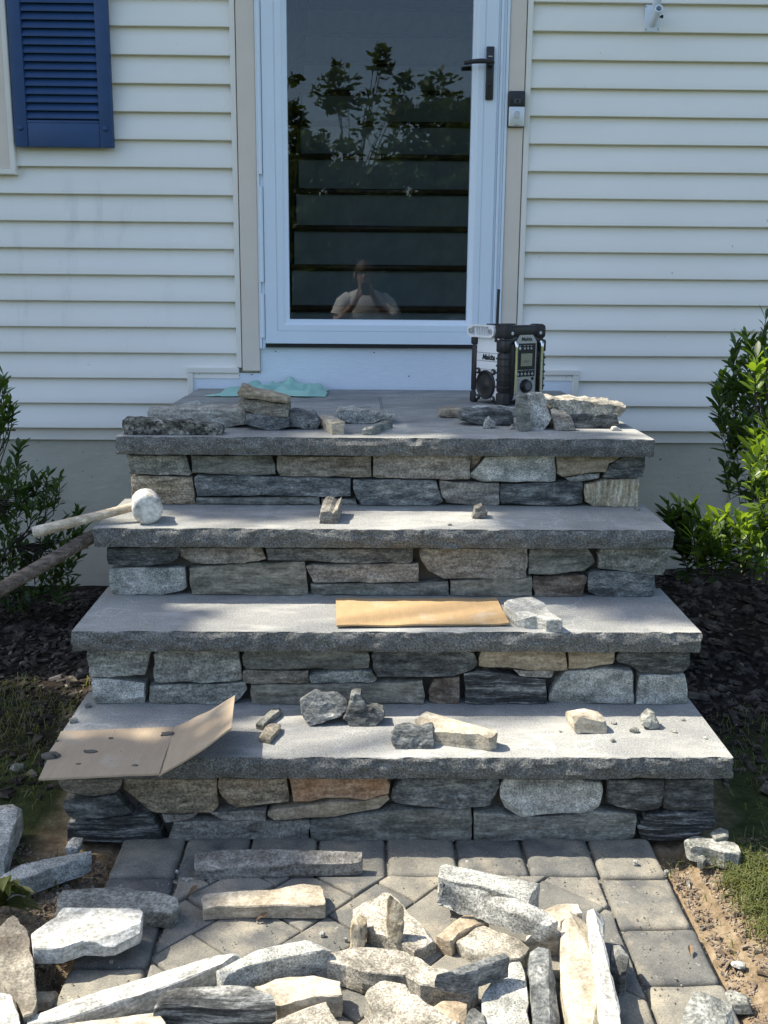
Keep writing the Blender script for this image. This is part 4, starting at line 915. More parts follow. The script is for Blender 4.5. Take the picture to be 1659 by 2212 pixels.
S('pale flat stone cut off by the bottom left corner of the photo', 'A', [(-60, 920), (0, 918), (62, 925), (90, 990), (112, 1045), (128, 1120), (130, 1200), (-60, 1200)], .062, 'white', group=GG, amp=.003)
S('very long thin white bar lying diagonally across the left of the path', 'A', [(160, 1075), (200, 1045), (400, 965), (650, 890), (900, 820), (1050, 770), (1200, 722), (1330, 680), (1418, 660), (1440, 684), (1350, 740), (1250, 780), (1130, 830), (1000, 880), (800, 945), (600, 1005), (450, 1055), (330, 1095), (240, 1112), (160, 1112)], .038, 'white', group=GG, amp=.003, nst=(14, 30, 40))
S('thick pale grey bar with sloping left end above the long thin white bar', 'B', [(-178, 765), (-120, 728), (-50, 690), (60, 662), (180, 636), (290, 610), (375, 590), (450, 608), (510, 630), (508, 655), (400, 675), (250, 705), (120, 735), (0, 762), (-60, 785), (-110, 800), (-145, 828)], .060, 'lgrey', base=.012, group=GG, amp=.003)
S('dark banded bar with a white top at the bottom left of the heap', 'A', [(913, 985), (950, 945), (990, 910), (1060, 876), (1180, 868), (1300, 868), (1400, 872), (1500, 880), (1570, 905), (1625, 932), (1655, 958), (1560, 968), (1400, 972), (1250, 972), (1100, 968), (980, 965)], .055, 'band', base=.014, group=GG, amp=.0035)
S('cream stone under the dark bar at the bottom edge of the photo', 'A', [(385, 1110), (400, 1086), (430, 1075), (560, 1060), (700, 1046), (820, 1035), (930, 1020), (965, 1050), (1000, 1090), (1010, 1180), (390, 1180)], .045, 'cream', group=GG, amp=.004)
S('cream wedge shaped stone behind the dark bar with the orange spot', 'B', [(50, 882), (120, 860), (180, 840), (250, 822), (300, 812), (420, 816), (540, 822), (575, 850), (580, 935), (500, 932), (420, 935), (300, 945), (190, 960), (150, 940), (90, 900)], .044, 'cream', group=GG, amp=.004)
S('rough speckled tan stone at the bottom edge below the cream wedge', 'B', [(140, 1085), (200, 1040), (260, 1016), (370, 990), (485, 970), (500, 1015), (530, 1050), (560, 1100), (560, 1190), (140, 1190)], .040, 'tspeck', group=GG, amp=.006, nst=(45, 45, 45))
S('long mossy tan and grey slab across the middle of the heap', 'B', [(483, 695), (560, 665), (640, 642), (760, 646), (900, 655), (1000, 690), (1060, 715), (1130, 765), (1240, 782), (1370, 808), (1400, 840), (1345, 895), (1250, 888), (1050, 862), (960, 812), (850, 808), (700, 790), (600, 752), (490, 730)], .046, 'ochre' if False else 'tspeck', base=.005, group=GG, amp=.005)
S('brown speckled slab propped in the bottom centre of the heap', 'B', [(712, 935, .06), (740, 890, .066), (790, 845, .072), (860, 832, .075), (930, 836, .078), (970, 880, .078), (1000, 912, .078), (1060, 960, .078), (1130, 1000, .078), (1220, 1050, .078), (1300, 1110, .078), (1320, 1190, .078), (900, 1190, .06), (830, 1100, .06), (760, 1010, .06)], .07, 'tspeck', group=GG, amp=.006, nst=(45, 45, 45))
S('thin tan sliver beside the brown speckled slab at the bottom edge', 'B', [(714, 985), (728, 972), (745, 978), (820, 1035), (885, 1095), (910, 1190), (840, 1190), (780, 1080)], .042, 'tan', group=GG, amp=.002)
S('angular pale slab with a small stone standing on it in the heap', 'B', [(642, 418, .034), (700, 382, .03), (770, 345, .03), (835, 314, .03), (872, 322, .03), (920, 370, .03), (962, 422, .03), (1030, 485, .03), (1100, 548, .03), (1145, 602, .03), (1080, 638, .03), (1010, 672, .03), (900, 600, .033), (830, 560, .036), (745, 530, .036), (690, 480, .036), (655, 440, .035)], .03, 'tspeck', group=GG, amp=.005, nst=(35, 35, 45))
face_stone('little upright tan stone standing on the angular pale slab', 'B', [(845, 560), (847, 470), (850, 390), (868, 378), (930, 428), (955, 460), (948, 560), (930, 612), (888, 622), (852, 600)], 'vtan', .031, .028, group=GG, top_in=.35)
face_stone('little upright tan stone leaning on the left of the angular pale slab', 'B', [(626, 662), (628, 600), (636, 522), (680, 496), (726, 522), (718, 640), (690, 662), (640, 668)], 'vtan', .0, .03, group=GG, top_in=.25)
S('tan square stone under the tip of the rough white granite', 'B', [(1146, 572), (1200, 520), (1270, 468), (1330, 430), (1400, 452), (1462, 474), (1440, 500), (1380, 512), (1330, 535), (1282, 562), (1262, 590), (1240, 612), (1190, 595)], .036, 'tan', group=GG, amp=.004)
S('pinkish flat slab lying in the right half of the heap', 'C', [(-208, 612), (-140, 555), (-78, 506), (0, 530), (90, 562), (180, 602), (230, 650), (212, 690), (172, 712), (60, 722), (-60, 690), (-150, 650)], .031, 'tspeck', group=GG, amp=.003)
S('grey granite slab at the back of the rough white granite', 'C', [(-318, 160), (-290, 135), (-245, 126), (-120, 165), (0, 196), (130, 222), (250, 240), (292, 256), (270, 300), (222, 345), (120, 320), (0, 295), (-180, 255), (-318, 232)], .085, 'lgrey', thick=.055, base=.0, group=GG, amp=.005, nst=(40, 40, 45))
S('rough white granite slab tilting forward over the dark gap in the heap', 'C', [(-325, 262, .105), (-200, 272, .10), (-60, 302, .10), (80, 335, .10), (215, 358, .10), (300, 405, .095), (392, 452, .09), (350, 482, .085), (300, 500, .08), (180, 455, .085), (40, 405, .085), (-120, 345, .085), (-260, 302, .09), (-322, 285, .095)], .1, 'gspeck', thick=.042, group=GG, amp=.007, nst=(45, 45, 45))
S('cream block under the right tip of the rough white granite', 'C', [(206, 560), (240, 510), (305, 405), (370, 390), (440, 378), (522, 385), (548, 440), (480, 452), (418, 490), (414, 545), (300, 548)], .054, 'cream', group=GG, amp=.003)
S('long cream plank of stone lying lengthwise in the right of the heap', 'C', [(414, 445), (430, 428), (500, 432), (565, 440), (582, 480), (600, 590), (612, 700), (625, 830), (636, 960), (640, 1080), (640, 1200), (486, 1200), (472, 1110), (455, 1030), (430, 930), (414, 850), (416, 640)], .060, 'cream', group=GG, amp=.003, nst=(30, 10, 40))
S('long white granite bar lying lengthwise right of the cream plank', 'C', [(572, 425), (605, 408), (645, 405), (686, 420), (668, 520), (672, 590), (692, 650), (705, 720), (722, 800), (745, 890), (770, 1000), (792, 1200), (664, 1200), (650, 1090), (640, 1000), (622, 830), (612, 740), (600, 650), (584, 540)], .076, 'gspeck' if False else 'white', group=GG, amp=.003)
S('dark square stone half hidden right of the white granite bar', 'C', [(715, 600), (737, 602), (785, 632), (830, 664), (820, 730), (806, 790), (775, 800), (742, 775), (715, 750)], .052, 'dark', group=GG, amp=.003)
S('dark grey bar lying lengthwise left of the cream plank', 'C', [(228, 640), (280, 635), (336, 632), (352, 670), (362, 702), (375, 780), (384, 850), (402, 950), (414, 1040), (416, 1200), (262, 1200), (256, 1100), (250, 1000), (240, 890), (228, 780)], .052, 'blue', group=GG, amp=.004)
S('pale streaked flat slab at the bottom edge left of the dark grey bar', 'C', [(-62, 935), (0, 850), (60, 790), (112, 736), (174, 730), (190, 765), (202, 800), (216, 880), (228, 960), (214, 1030), (232, 1110), (240, 1200), (-30, 1200), (-45, 1110), (-56, 1040)], .031, 'lgrey', group=GG, amp=.002)
S('dark pointed stone lying across the long mossy slab', 'B', [(1132, 785), (1190, 770), (1245, 762), (1300, 735), (1345, 710), (1450, 690), (1560, 676), (1582, 706), (1500, 735), (1405, 768), (1380, 800), (1280, 800)], .082, 'blue', thick=.04, group=GG, amp=.004)
S('dark grey lump in the gap below the long mossy slab', 'B', [(1310, 1060), (1330, 1020), (1352, 998), (1400, 1005), (1440, 1022), (1462, 1070), (1464, 1180), (1322, 1180)], .036, 'dark', group=GG, amp=.006)
S('tan stone deep in the gap below the long mossy slab', 'B', [(1128, 990), (1170, 966), (1250, 968), (1332, 972), (1325, 1030), (1310, 1090), (1220, 1060)], .03, 'tan', group=GG, amp=.003)
S('grey peaked stone at the bottom right corner on the paver border', 'C', [(1140, 1085, .05), (1170, 1000, .062), (1214, 905, .07), (1260, 908, .07), (1312, 925, .068), (1380, 955, .055), (1440, 992, .05), (1465, 1062, .045), (1440, 1180, .045), (1135, 1180, .045)], .06, 'grey', group=GG, amp=.007, nst=(40, 40, 45))
GB = 'stones lying on the ground beside the steps'
S('pale grey slab tilted in the grass at the left edge of the photo', 'J0', [(-60, 418, .06), (0, 410, .06), (70, 400, .06), (130, 395, .06), (134, 412, .06), (100, 500, .06), (64, 590, .06), (42, 660, .06), (20, 715, .06), (-60, 715, .06)], .06, 'lgrey', group=GB, amp=.003)
S('long grey stone half buried at the left front corner of the steps', 'J0', [(4, 826), (30, 800), (62, 778), (170, 742), (290, 705), (400, 698), (480, 688), (540, 664), (546, 690), (500, 722), (400, 756), (300, 792), (180, 838), (90, 860), (28, 878)], .042, 'lgrey', group=GB, amp=.005)
face_stone('small white stone under the left front corner of the wall', 'J0', [(390, 665), (420, 655), (468, 668), (466, 700), (420, 706), (396, 694)], 'gspeck', .0, .05, group=GB)
S('rounded grey stone at the right front corner of the steps', 'K', [(1166, 622), (1195, 600), (1232, 582), (1310, 590), (1400, 608), (1450, 625), (1482, 650), (1502, 682), (1490, 700), (1400, 690), (1340, 672), (1280, 655), (1200, 640)], .040, 'grey', group=GB, amp=.006)
S('small greenish slab on top of the rounded grey stone at the right', 'K', [(1312, 572), (1340, 552), (1372, 540), (1422, 560), (1420, 590), (1380, 602), (1345, 606)], .050, 'green', thick=.014, group=GB, amp=.002)
S('small grey stone set in the soil beside the path at the right', 'K', [(1235, 715), (1265, 700), (1290, 728), (1270, 748), (1240, 742)], .018, 'grey', group=GB, amp=.003)
for c, x, y, s, m, lb in (('C', 1487, 740, .010, 'lgrey', 'white pebble on the bare soil at the right of the path'), ('C', 1550, 352, .016, 'tan', 'tan pebble at the edge of the grass right of the path'), ('K', 1487, 203, .011, 'white', 'white pebble in the grass below the right end of the bottom tread'), ('I', 1640, 650, .022, 'white', 'pale stone in the mulch at the right edge of the photo'), ('I', 1400, 295, .018, 'lgrey', 'flat grey stone in the mulch right of the third step'), ('C', 1465, 960, .022, 'grey', 'flat grey pebble at the soil edge near the bottom right corner'), ('J0', 104, 170, .014, 'lgrey', 'pale pebble in the grass left of the folded cardboard'), ('A', 262, 945, .02, 'tan', 'tan clod in the soil beside the long stone at the left edge')):
    p = hz(c, x, y, -.006); A = [p+Vector((s*cos(a)*pb.uniform(.8, 1.3), s*sin(a)*pb.uniform(.6, 1.0), s*.25)) for a in [i*2*pi/7 for i in range(7)]]
    tag(stone_obj('pebble', A, [Vector((p.x+(q.x-p.x)*1.5, p.y+(q.y-p.y)*1.5, q.z-s*.8)) for q in A], m, None, res=.008, amp=.002, bev=.004), lb, 'pebble', 'pebbles on the ground')
for c, x, y, s in (('A', 1103, 240, .0045), ('A', 1122, 250, .005), ('A', 1062, 192, .004), ('B', 460, 570, .006), ('C', 862, 140, .006), ('C', 1050, 200, .006), ('A', 668, 734, .004), ('A', 480, 1000, .004), ('B', 600, 600, .004)):
    p = hz(c, x, y, .003); A = [p+Vector((s*cos(a), s*sin(a)*pb.uniform(.7, 1.1), s*.9)) for a in [i*2*pi/6 for i in range(6)]]
    tag(stone_obj('pebble', A, [Vector((q.x, q.y, .0)) for q in A], 'lgrey', None, res=.004, amp=.001, bev=.002), 'tiny stone chip lying on the pavers', 'pebble', 'tiny stone chips on the pavers')
# orange lichen spot on the dark bar
# ================================================================== TOOLS, CARDBOARD, CLOTH, RADIO
# cardboard on the third step
def sheet(name, q, nu, nv, zf, th, mat, parent=None):
    V = []; F = []
    for s_ in (0, 1):
        for j in range(nv+1):
            for i in range(nu+1):
                u, v = i/nu, j/nv; p = (q[0]*(1-u)+q[1]*u)*(1-v)+(q[3]*(1-u)+q[2]*u)*v
                V.append(p+Vector((0, 0, zf(u, v)+(th if s_ == 0 else 0))))
    n = (nu+1)*(nv+1)
    for j in range(nv):
        for i in range(nu):
            a = j*(nu+1)+i; F.append((a, a+1, a+nu+2, a+nu+1)); F.append((a+n, a+nu+1+n, a+nu+2+n, a+1+n))
    bd = [i for i in range(nu+1)]+[(j+1)*(nu+1)+nu for j in range(nv)]+[nv*(nu+1)+nu-1-i for i in range(nu)]+[(nv-1-j)*(nu+1) for j in range(nv-1)]
    for i in range(len(bd)): a, b = bd[i], bd[(i+1) % len(bd)]; F.append((a, b, b+n, a+n))
    return mk(name, V, F, mat, parent, smooth=30)
z3 = ZT[2]+.0012
q = [hz('H', 540, 96, z3+.004), hz('H', 1503, 93, z3+.004), hz('H', 1583, 246, z3+.004), hz('H', 545, 258, z3+.004)]
q = [Vector((p.x, p.y, z3)) for p in q]
rs_ = random.Random(2)
c1 = sheet('cardboard_sheet', q, 60, 12, lambda u, v: .0035*(1+noise.noise(Vector((u*5, v*2, 3))))*(.35+.65*min(1, abs(v-.5)*2))+.004*max(0, u-.93)/.07*.5, .0042, CARD1)
tag(c1, 'flat bright tan cardboard sheet lying on the third step', 'cardboard')
# folded cardboard on the bottom step
z4 = ZT[3]+.0012; zp = z4+.0045
A_ = hz('H0', 366, 884, zp); B_ = hz('H0', 1048, 858, zp); C_ = hz('J0', 955, 214, zp); D_ = hz('J0', 231, 247, zp)
E_ = hy('H0', 1410, 668, -2.05); F_ = hy('H0', 1388, 864, -2.235)
cb = empty('folded_cardboard', (A_+C_)/2*1 if False else Vector(((A_.x+C_.x)/2, (A_.y+C_.y)/2, z4)), 'brown cardboard with a raised flap on the left end of the bottom step', 'cardboard')
dn = Vector((0, 0, -.0042))
def card_z(u, v): return .0006*noise.noise(Vector((u*6, v*5, 1)))-.004*max(0, v-.6)**2*(1+.5*sin(u*7))
sheet('panel', [p+dn for p in (A_, B_, C_, D_)], 40, 26, card_z, .0042, CARD2, cb)
B2, C2 = B_+Vector((-.001, 0, -.0004)), C_+Vector((-.001, 0, -.0046))
sheet('flap', [p+dn for p in (B2, E_, F_, C2)], 20, 24, lambda u, v: .010*sin(pi*u)*(-.5)+.002*noise.noise(Vector((u*4, v*4, 9)))-.004*(1-u)*max(0, v-.6)**2*0, .0042, CARD2, cb)
for u in (.42,):
    a = A_.lerp(B_, .47); b = D_.lerp(C_, .50); MB().tube([a+Vector((0, 0, -.0005)), a.lerp(b, .5)+Vector((0, 0, -.0012)), b+Vector((0, 0, -.0025))], .0012, 6).mk('crease', CARD2, cb)
# tape edge is torn; wet mortar crumbs on it
for i, (c, x, y, s) in enumerate((('H0', 1004, 906, .016), ('H0', 665, 928, .006), ('H0', 535, 1010, .014), ('H0', 300, 1035, .022), ('H0', 470, 1082, .006), ('J0', 812, 170, .007), ('H0', 340, 945, .006))):
    p = hz(c, x, y, zp); A = [p+Vector((s*cos(a)*pb.uniform(.6, 1.4), s*sin(a)*pb.uniform(.4, .9), s*.28)) for a in [i_*2*pi/8 for i_ in range(8)]]
    v, f = rock(A, [Vector((r.x, r.y, zp-.002)) for r in A], nseed(), .006, .002, .003)
    tag(mk('mortar_crumb', v, f, MORTAR, None, smooth=40), ('large grey mortar smear at the left edge of the folded cardboard' if i == 3 else 'grey mortar lump on the crease of the folded cardboard' if i == 0 else 'streak of grey mortar on the left half of the folded cardboard' if i == 2 else 'tiny grey crumb of mortar on the folded cardboard'), 'mortar', 'mortar crumbs on the folded cardboard')
# mallet
mh = empty('mallet', (0, 0, 0), 'white rubber mallet with a pale wooden handle on the second step', 'mallet')
zc = ZT[1]+.0405; hc = hz('F0', 885, 475, zc); hend = hy('F0', 197, 615, hc.y-.075)
hd = Vector((hend.x-hc.x, hend.y-hc.y, 0)).normalized(); axm = Vector((-hd.y, hd.x, 0)); 
if axm.y > 0: axm = -axm

W[mh.name] = Vector((hc.x, hc.y, ZT[1])); mh.location = W[mh.name]
hc2 = Vector((hc.x, hc.y, zc))+axm*-.045
MB().lathe(hc2, axm, [(.030, -.055), (.0385, -.048), (.0402, -.035), (.0375, -.022), (.0370, 0), (.0375, .022), (.0402, .034), (.0402, .046), (.037, .053), (.030, .055), (.012, .0555)], 40).mk('head', RUBW, mh, smooth=50)
hs = hc2+hd*.030; he = Vector((hend.x, hend.y, max(hend.z, .606)))
d_ = (he-hs); MB().tube([hs+d_*t for t in (0, .1, .35, .6, .85, .97, 1)], [.0115, .0120, .0125, .0135, .0148, .0150, .0135], 16).mk('handle', WOODL, mh, smooth=50)
# long tool handle at the left
pa_ = hy('F0', 548, 642, -1.64); pb_ = hy('F0', 0, 958, -1.80); dv = (pb_-pa_).normalized(); L_ = (pb_-pa_).length
end = pa_-dv*.03; kf = (end.z-.02)/-dv.z; foot = end+dv*kf
wood = MB().tube([end.lerp(foot, t) for t in (0, .02, .25, .5, .75, 1)], [.0155, .0175, .0180, .0180, .0178, .0176], 18).mk('tool_handle', WOODD, smooth=50)
tag(wood, 'long weathered brown wooden tool handle leaning on the left end of the second step', 'tool handle')
# mint cloth
def cloth():
    out = [hz('P', x, y, L0) for x, y in ((722, 214), (800, 222), (900, 218), (1000, 220), (1200, 222), (1400, 221), (1555, 218), (1575, 190))]
    rnd_ = random.Random(4); nu, nv = 70, 26; V = []; F = []
    x0, x1 = hz('P', 722, 214, L0).x, hz('P', 1575, 200, L0).x
    for j in range(nv+1):
        for i in range(nu+1):
            u, v = i/nu, j/nv
            yf = -.335+.030*noise.noise(Vector((u*6, 0, 1)))-.02*sin(u*9); yb = -.035-.10*max(0, .22-u)/.22-.03*noise.noise(Vector((u*7, 3, 1)))-.05*max(0, u-.9)/.1
            x = x0+(x1-x0)*u+.012*noise.noise(Vector((u*3, v*5, 7)))+(.10*v*(1-u)*1.0 if u < .5 else .05*v*(1-u))
            y = yf+(yb-yf)*v; h = .004+.046*max(0, noise.fractal(Vector((u*7, v*2.2, 2)), 1.2, 2, 2)+.45)*min(1, v*4+.12)*(.45+.55*v)*min(1, 7*u+.1)*min(1, 7*(1-u)+.1)
            V.append((x, y, L0+h)); 
    for j in range(nv):
        for i in range(nu): a = j*(nu+1)+i; F.append((a, a+1, a+nu+2, a+nu+1))
    o = mk('cloth', V, F, TEAL, None, smooth=180); md = o.modifiers.new('thick', 'SOLIDIFY'); md.thickness = .0018; md.offset = -1
    return tag(o, 'crumpled mint green cloth lying at the back of the landing by the door', 'cloth')
cloth()
# radio ---------------------------------------------------------------
rad = empty('radio', (0, 0, 0), 'white and black jobsite radio with antenna standing at the right of the landing', 'radio')
rp = hz('X', 692, 2040, L0); rad.location = Vector((rp.x, rp.y, L0)); rad.rotation_euler.z = R_(33); rad.scale = (1.05, 1.05, 1.055); W[rad.name] = Vector()
RW, RD, RH = .187, .178, .274
MB().bbox(.010, RW-.010, .030, RD-.004, .014, RH-.040, .006, 2).mk('body', WHITEP, rad, smooth=35)
sg = MB()
for z in (.118, .146, .174): sg.box(.0088, .0102, .034, RD-.024, z, z+.0018)
sg = sg.mk('seam', INKG, rad); sg['kind'] = 'stuff'
MB().bbox(.0095-.0005, .0105, .034, RD-.028, .118, .140, .0004).mk('side_band', WHITEP, rad)
fr_ = MB().bbox(.004, RW-.004, .0, .034, .010, RH-.030, .010, 3).mk('front_bezel', BLACK, rad, smooth=40)
MB().bbox(.030, RW-.030, -.002, .045, RH-.045, RH-.004, .008, 3).mk('top_bar', BLACK, rad, smooth=40)
for x in (.0, RW-.044):
    MB().bbox(x, x+.044, -.008, .050, RH-.050, RH, .014, 4).mk('corner_guard', DKGREY, rad, smooth=50)
    xs_ = x+.030 if x < .05 else x+.014
    MB().lathe((xs_, -.0082, RH-.030), (0, -1, 0), [(.0055, -.001), (.0052, .0012), (.0028, .0014), (.0025, .0004)], 16).mk('screw', SILVER, rad, smooth=40)
    MB().bbox(x, x+.034, -.006, .040, 0, .045, .009, 3).mk('foot_guard', DKGREY, rad, smooth=50)
for x0_ in (-.001, RW-.031):
    MB().bbox(x0_+.002, x0_+.030, -.004, .037, .0455, RH-.096, .006, 2).mk('corner_post', BLACK, rad, smooth=40)
    MB().bbox(x0_-.001, x0_+.033, -.006, .040, RH-.095, RH-.052, .007, 2).mk('post_collar', BLACK, rad, smooth=40)
    for k in range(5): MB().bbox(x0_, x0_+.0315, -.0052, .038, .060+k*.024, .067+k*.024, .002).mk('grip_rib', DKGREY, rad)
# rear edges of the rubber frame
MB().bbox(.002, .022, RD-.026, RD+.004, .0, .040, .007, 2).mk('foot_guard', DKGREY, rad, smooth=50)
MB().bbox(.005, .018, RD-.024, RD+.001, .0405, RH-.075, .004).mk('corner_post', BLACK, rad, smooth=40)
MB().bbox(.001, .022, RD-.028, RD+.004, RH-.0745, RH-.045, .008, 3).mk('corner_guard', DKGREY, rad, smooth=50)
MB().bbox(RW-.022, RW-.002, RD-.026, RD+.004, .0, RH-.05, .007, 2).mk('corner_post', BLACK, rad, smooth=50)
MB().bbox(.02, RW-.02, .06, RD-.01, RH-.0395, RH-.026, .004).mk('top_plate', BLACK, rad)
MB().bbox(.055, RW-.02, RD-.045, RD-.015, RH-.0255, RH-.003, .002).mk('tray_lip', BLACK, rad)
# white carrying handle with webs
hx_ = -.004
MB().add(*(lambda m: (m.v, m.f))(MB().tube([(0, 0, 0), (0, 0, 1)], .1, 4))) if False else None
def stadium(y0, y1, zc_, r, x, n=10):
    a = [(x, y0+r*sin(pi+pi*i/n+0)*1.0 if False else y0-r*sin(pi*i/n), zc_+r*cos(pi*i/n)) for i in range(n+1)]
    b = [(x, y1+r*sin(pi*i/n), zc_-r*cos(pi*i/n)) for i in range(n+1)]
    return a+b
ho = stadium(.070, RD-.004, RH-.026, .0215, hx_); hi = stadium(.084, RD-.020, RH-.026, .0155, hx_)
mhd = MB()
def frame2(o_, i_, dx):
    n = len(o_); o2 = [(x+dx, y, z) for x, y, z in o_]; i2 = [(x+dx, y, z) for x, y, z in i_]; V = o_+i_+o2+i2; F = []
    for k in range(n):
        k2 = (k+1) % n; F += [(k, k2, n+k2, n+k), (2*n+k, 3*n+k, 3*n+k2, 2*n+k2), (k, 2*n+k, 2*n+k2, k2), (n+k, n+k2, 3*n+k2, 3*n+k)]
    return V, F
mhd.add(*frame2(ho, hi, .016)); mhd.prism([(hx_+.010, y, z) for x, y, z in hi], (.004, 0, 0))
hdl = mhd.mk('carry_handle', WHITEP, rad, smooth=35)
for k in range(5):
    y = .088+k*.0135; MB().prism([(hx_+.001, y, RH-.0395), (hx_+.001, y+.0022, RH-.0395), (hx_+.001, y+.0085, RH-.0125), (hx_+.001, y+.0063, RH-.0125)], (.009, 0, 0)).mk('web', WHITEP, hdl)
for y in (.068, RD-.003): MB().lathe((hx_-.001, y, RH-.026), (-1, 0, 0), [(.010, -.003), (.0095, .0012), (.006, .0015), (.0055, -.001)], 18).mk('pivot_screw', PANELG, hdl, smooth=40)
MB().tube([(.012, .052, RH-.060), (.012, .052, RH-.010)], .0075, 12).mk('antenna_base', BLACK, rad, smooth=50)
MB().tube([(.012, .052, RH-.0095), (.0145, .053, RH+.100), (.0150, .053, RH+.101), (.015, .053, RH+.115)], [.0052, .0050, .0052, .0050], 12).mk('antenna', DKGREY, rad, smooth=50)
# speaker on the white side
sp_c = (.0085, .100, .066)
def spk(r, h): return (r, h)
MB().lathe(sp_c, (-1, 0, 0), [(.050, -.002), (.050, .003), (.047, .006), (.043, .005), (.040, .001), (.022, -.001), (.012, .002), (.0, .004)], 36).mk('speaker', BLACK, rad, smooth=40)
for sy, sz in ((-1, -1), (-1, 1), (1, -1), (1, 1)):
    MB().lathe((.0085, .100+sy*.041, .066+sz*.046), (-1, 0, 0), [(.0105, -.002), (.0105, .004), (.009, .005)], 18).mk('speaker_lug', BLACK, rad, smooth=40)
    MB().lathe((.0035, .100+sy*.041, .066+sz*.046), (-1, 0, 0), [(.0042, -.001), (.004, .0012), (.002, .0013), (.0018, .0002)], 14).mk('screw', SILVER, rad, smooth=40)
M1 = Matrix.Translation((.0086, .089, .160)) @ Matrix(((0, 0, -1, 0), (-1, 0, 0, 0), (0, 1, 0, 0), (0, 0, 0, 1)))
text_mesh('lettering', 'Makita', .0265, INK, rad, M1, .22, .0004, .0008, .95)
# front panel (octagon), keypad, display
px0, px1, pz0, pz1, ch = .050, .143, .030, RH-.036, .018
oc = [(px0, -.0005, pz0), (px1, -.0005, pz0), (px1, -.0005, pz1-ch*1.3), (px1-ch, -.0005, pz1), (px0+ch, -.0005, pz1), (px0, -.0005, pz1-ch*1.3)]
MB().prism(oc, (0, -.005, 0)).mk('front_panel', PANELG, rad)
pc = (px0+px1)/2
MB().bbox(px0+.004, px1-.006, -.0075, -.0056, .098, pz1-.028, .0008).mk('keypad', BLACK, rad)
MB().bbox(pc-.030, pc+.030, -.0085, -.0076, .128, .180, .0003).mk('display_bezel', BLKMET, rad)
MB().bbox(pc-.0255, pc+.0255, -.0092, -.0086, .1335, .176, .0002).mk('display', LCD, rad)
RX = Matrix.Rotation(pi/2, 4, 'X')
text_mesh('digits', '- 0:07 -', .0135, plain('lcd digits', (.10, .10, .07), .5), rad, Matrix.Translation((pc, -.0094, .149)) @ RX, 0, .0001)
text_mesh('lettering', 'Makita', .0180, INK, rad, Matrix.Translation((pc, -.0058, pz1-.014)) @ RX, .22, .0003, .0004, 1.0)
for k in range(4):
    x = px0+.016+[0, .021, .036, .051][k]; r = .0050 if k == 0 else .0040
    MB().lathe((x, -.0075, .193), (0, -1, 0), [(r, 0), (r, .0015), (r*.8, .0022)], 16).mk('key', SILVER if k == 0 else PANELG, rad, smooth=40)
    MB().box(x-.0035, x+.0035, -.0080, -.0076, .2015, .2030).mk('key_mark', INKW, rad)
for k in range(5):
    x = px0+.011+k*.0160
    MB().lathe((x, -.0075, .1065), (0, -1, 0), [(.0045, 0), (.0045, .0015), (.0036, .0022)], 16).mk('key', PANELG, rad, smooth=40)
    MB().box(x-.0006, x+.0006, -.0080, -.0076, .1135, .1155).mk('key_mark', INKW, rad)
for x0_, x1_ in ((px0+.006, pc-.012), (pc-.008, pc+.008), (pc+.012, px1-.010)): MB().box(x0_, x1_, -.0080, -.0076, .1195, .1205).mk('key_mark', INKW, rad)
MB().lathe((pc+.0, -.0055, .066), (0, -1, 0), [(.0235, 0), (.0235, .004), (.0205, .010), (.0190, .0165), (.0150, .0180), (.0148, .0172), (.0, .0172)], 36).mk('knob', BLACK, rad, smooth=40)
MB().lathe((pc+.0, -.0226, .066), (0, -1, 0), [(.0135, -.001), (.0135, .0007), (.0125, .0010)], 28).mk('knob_cap', plain('grey knob cap', (.10, .10, .105), .6), rad, smooth=40)
MB().lathe((px1-.015, -.0055, .0905), (0, -1, 0), [(.0055, 0), (.0055, .002), (.0040, .0028)], 18).mk('key', BLACK, rad, smooth=40)
MB().box(px0+.003, px0+.018, -.0060, -.0056, .086, .0872).mk('key_mark', INK, rad); MB().box(px0+.006, px0+.018, -.0060, -.0056, .0895, .0905).mk('key_mark', INKG, rad)
for x in (.041, RW-.031):
    MB().tube([(x, .002, RH-.062), (x, -.012, RH-.058), (x, -.019, RH-.066), (x, -.019, RH-.078), (x, -.019, .050), (x, -.019, .036), (x, -.012, .026), (x, .004, .024)], [.0062, .0064, .0066, .0052, .0052, .0062, .0062, .006], 14).mk('roll_bar', CHROME, rad, smooth=60)
#__PLANTS__
# ================================================================== PLANTS
def leaf_geo(L, wd, fold=.25, curl=.12):
    # obovate leaf lying along +Y, folded on its midrib
    V = []; F = []; prof = [(0, .10), (.20, .48), (.45, .9), (.66, 1.0), (.86, .70), (1.0, .06)]
    for t, w_ in prof:
        z = -curl*L*t*t; V += [(-wd*w_*.5, L*t, z+fold*wd*w_*.5), (0, L*t, z), (wd*w_*.5, L*t, z+fold*wd*w_*.5)]
    for i in range(len(prof)-1):
        a = i*3; F += [(a, a+1, a+4, a+3), (a+1, a+2, a+5, a+4)]
    return [Vector(v) for v in V], F
def frame_to(d, spin):
    d = d.normalized(); a = Vector((0, 0, 1)) if abs(d.z) < .95 else Vector((1, 0, 0))
    x = d.cross(a).normalized(); z = x.cross(d)
    m = Matrix((x, d, z)).transposed(); return m @ Matrix.Rotation(spin, 3, 'Y')
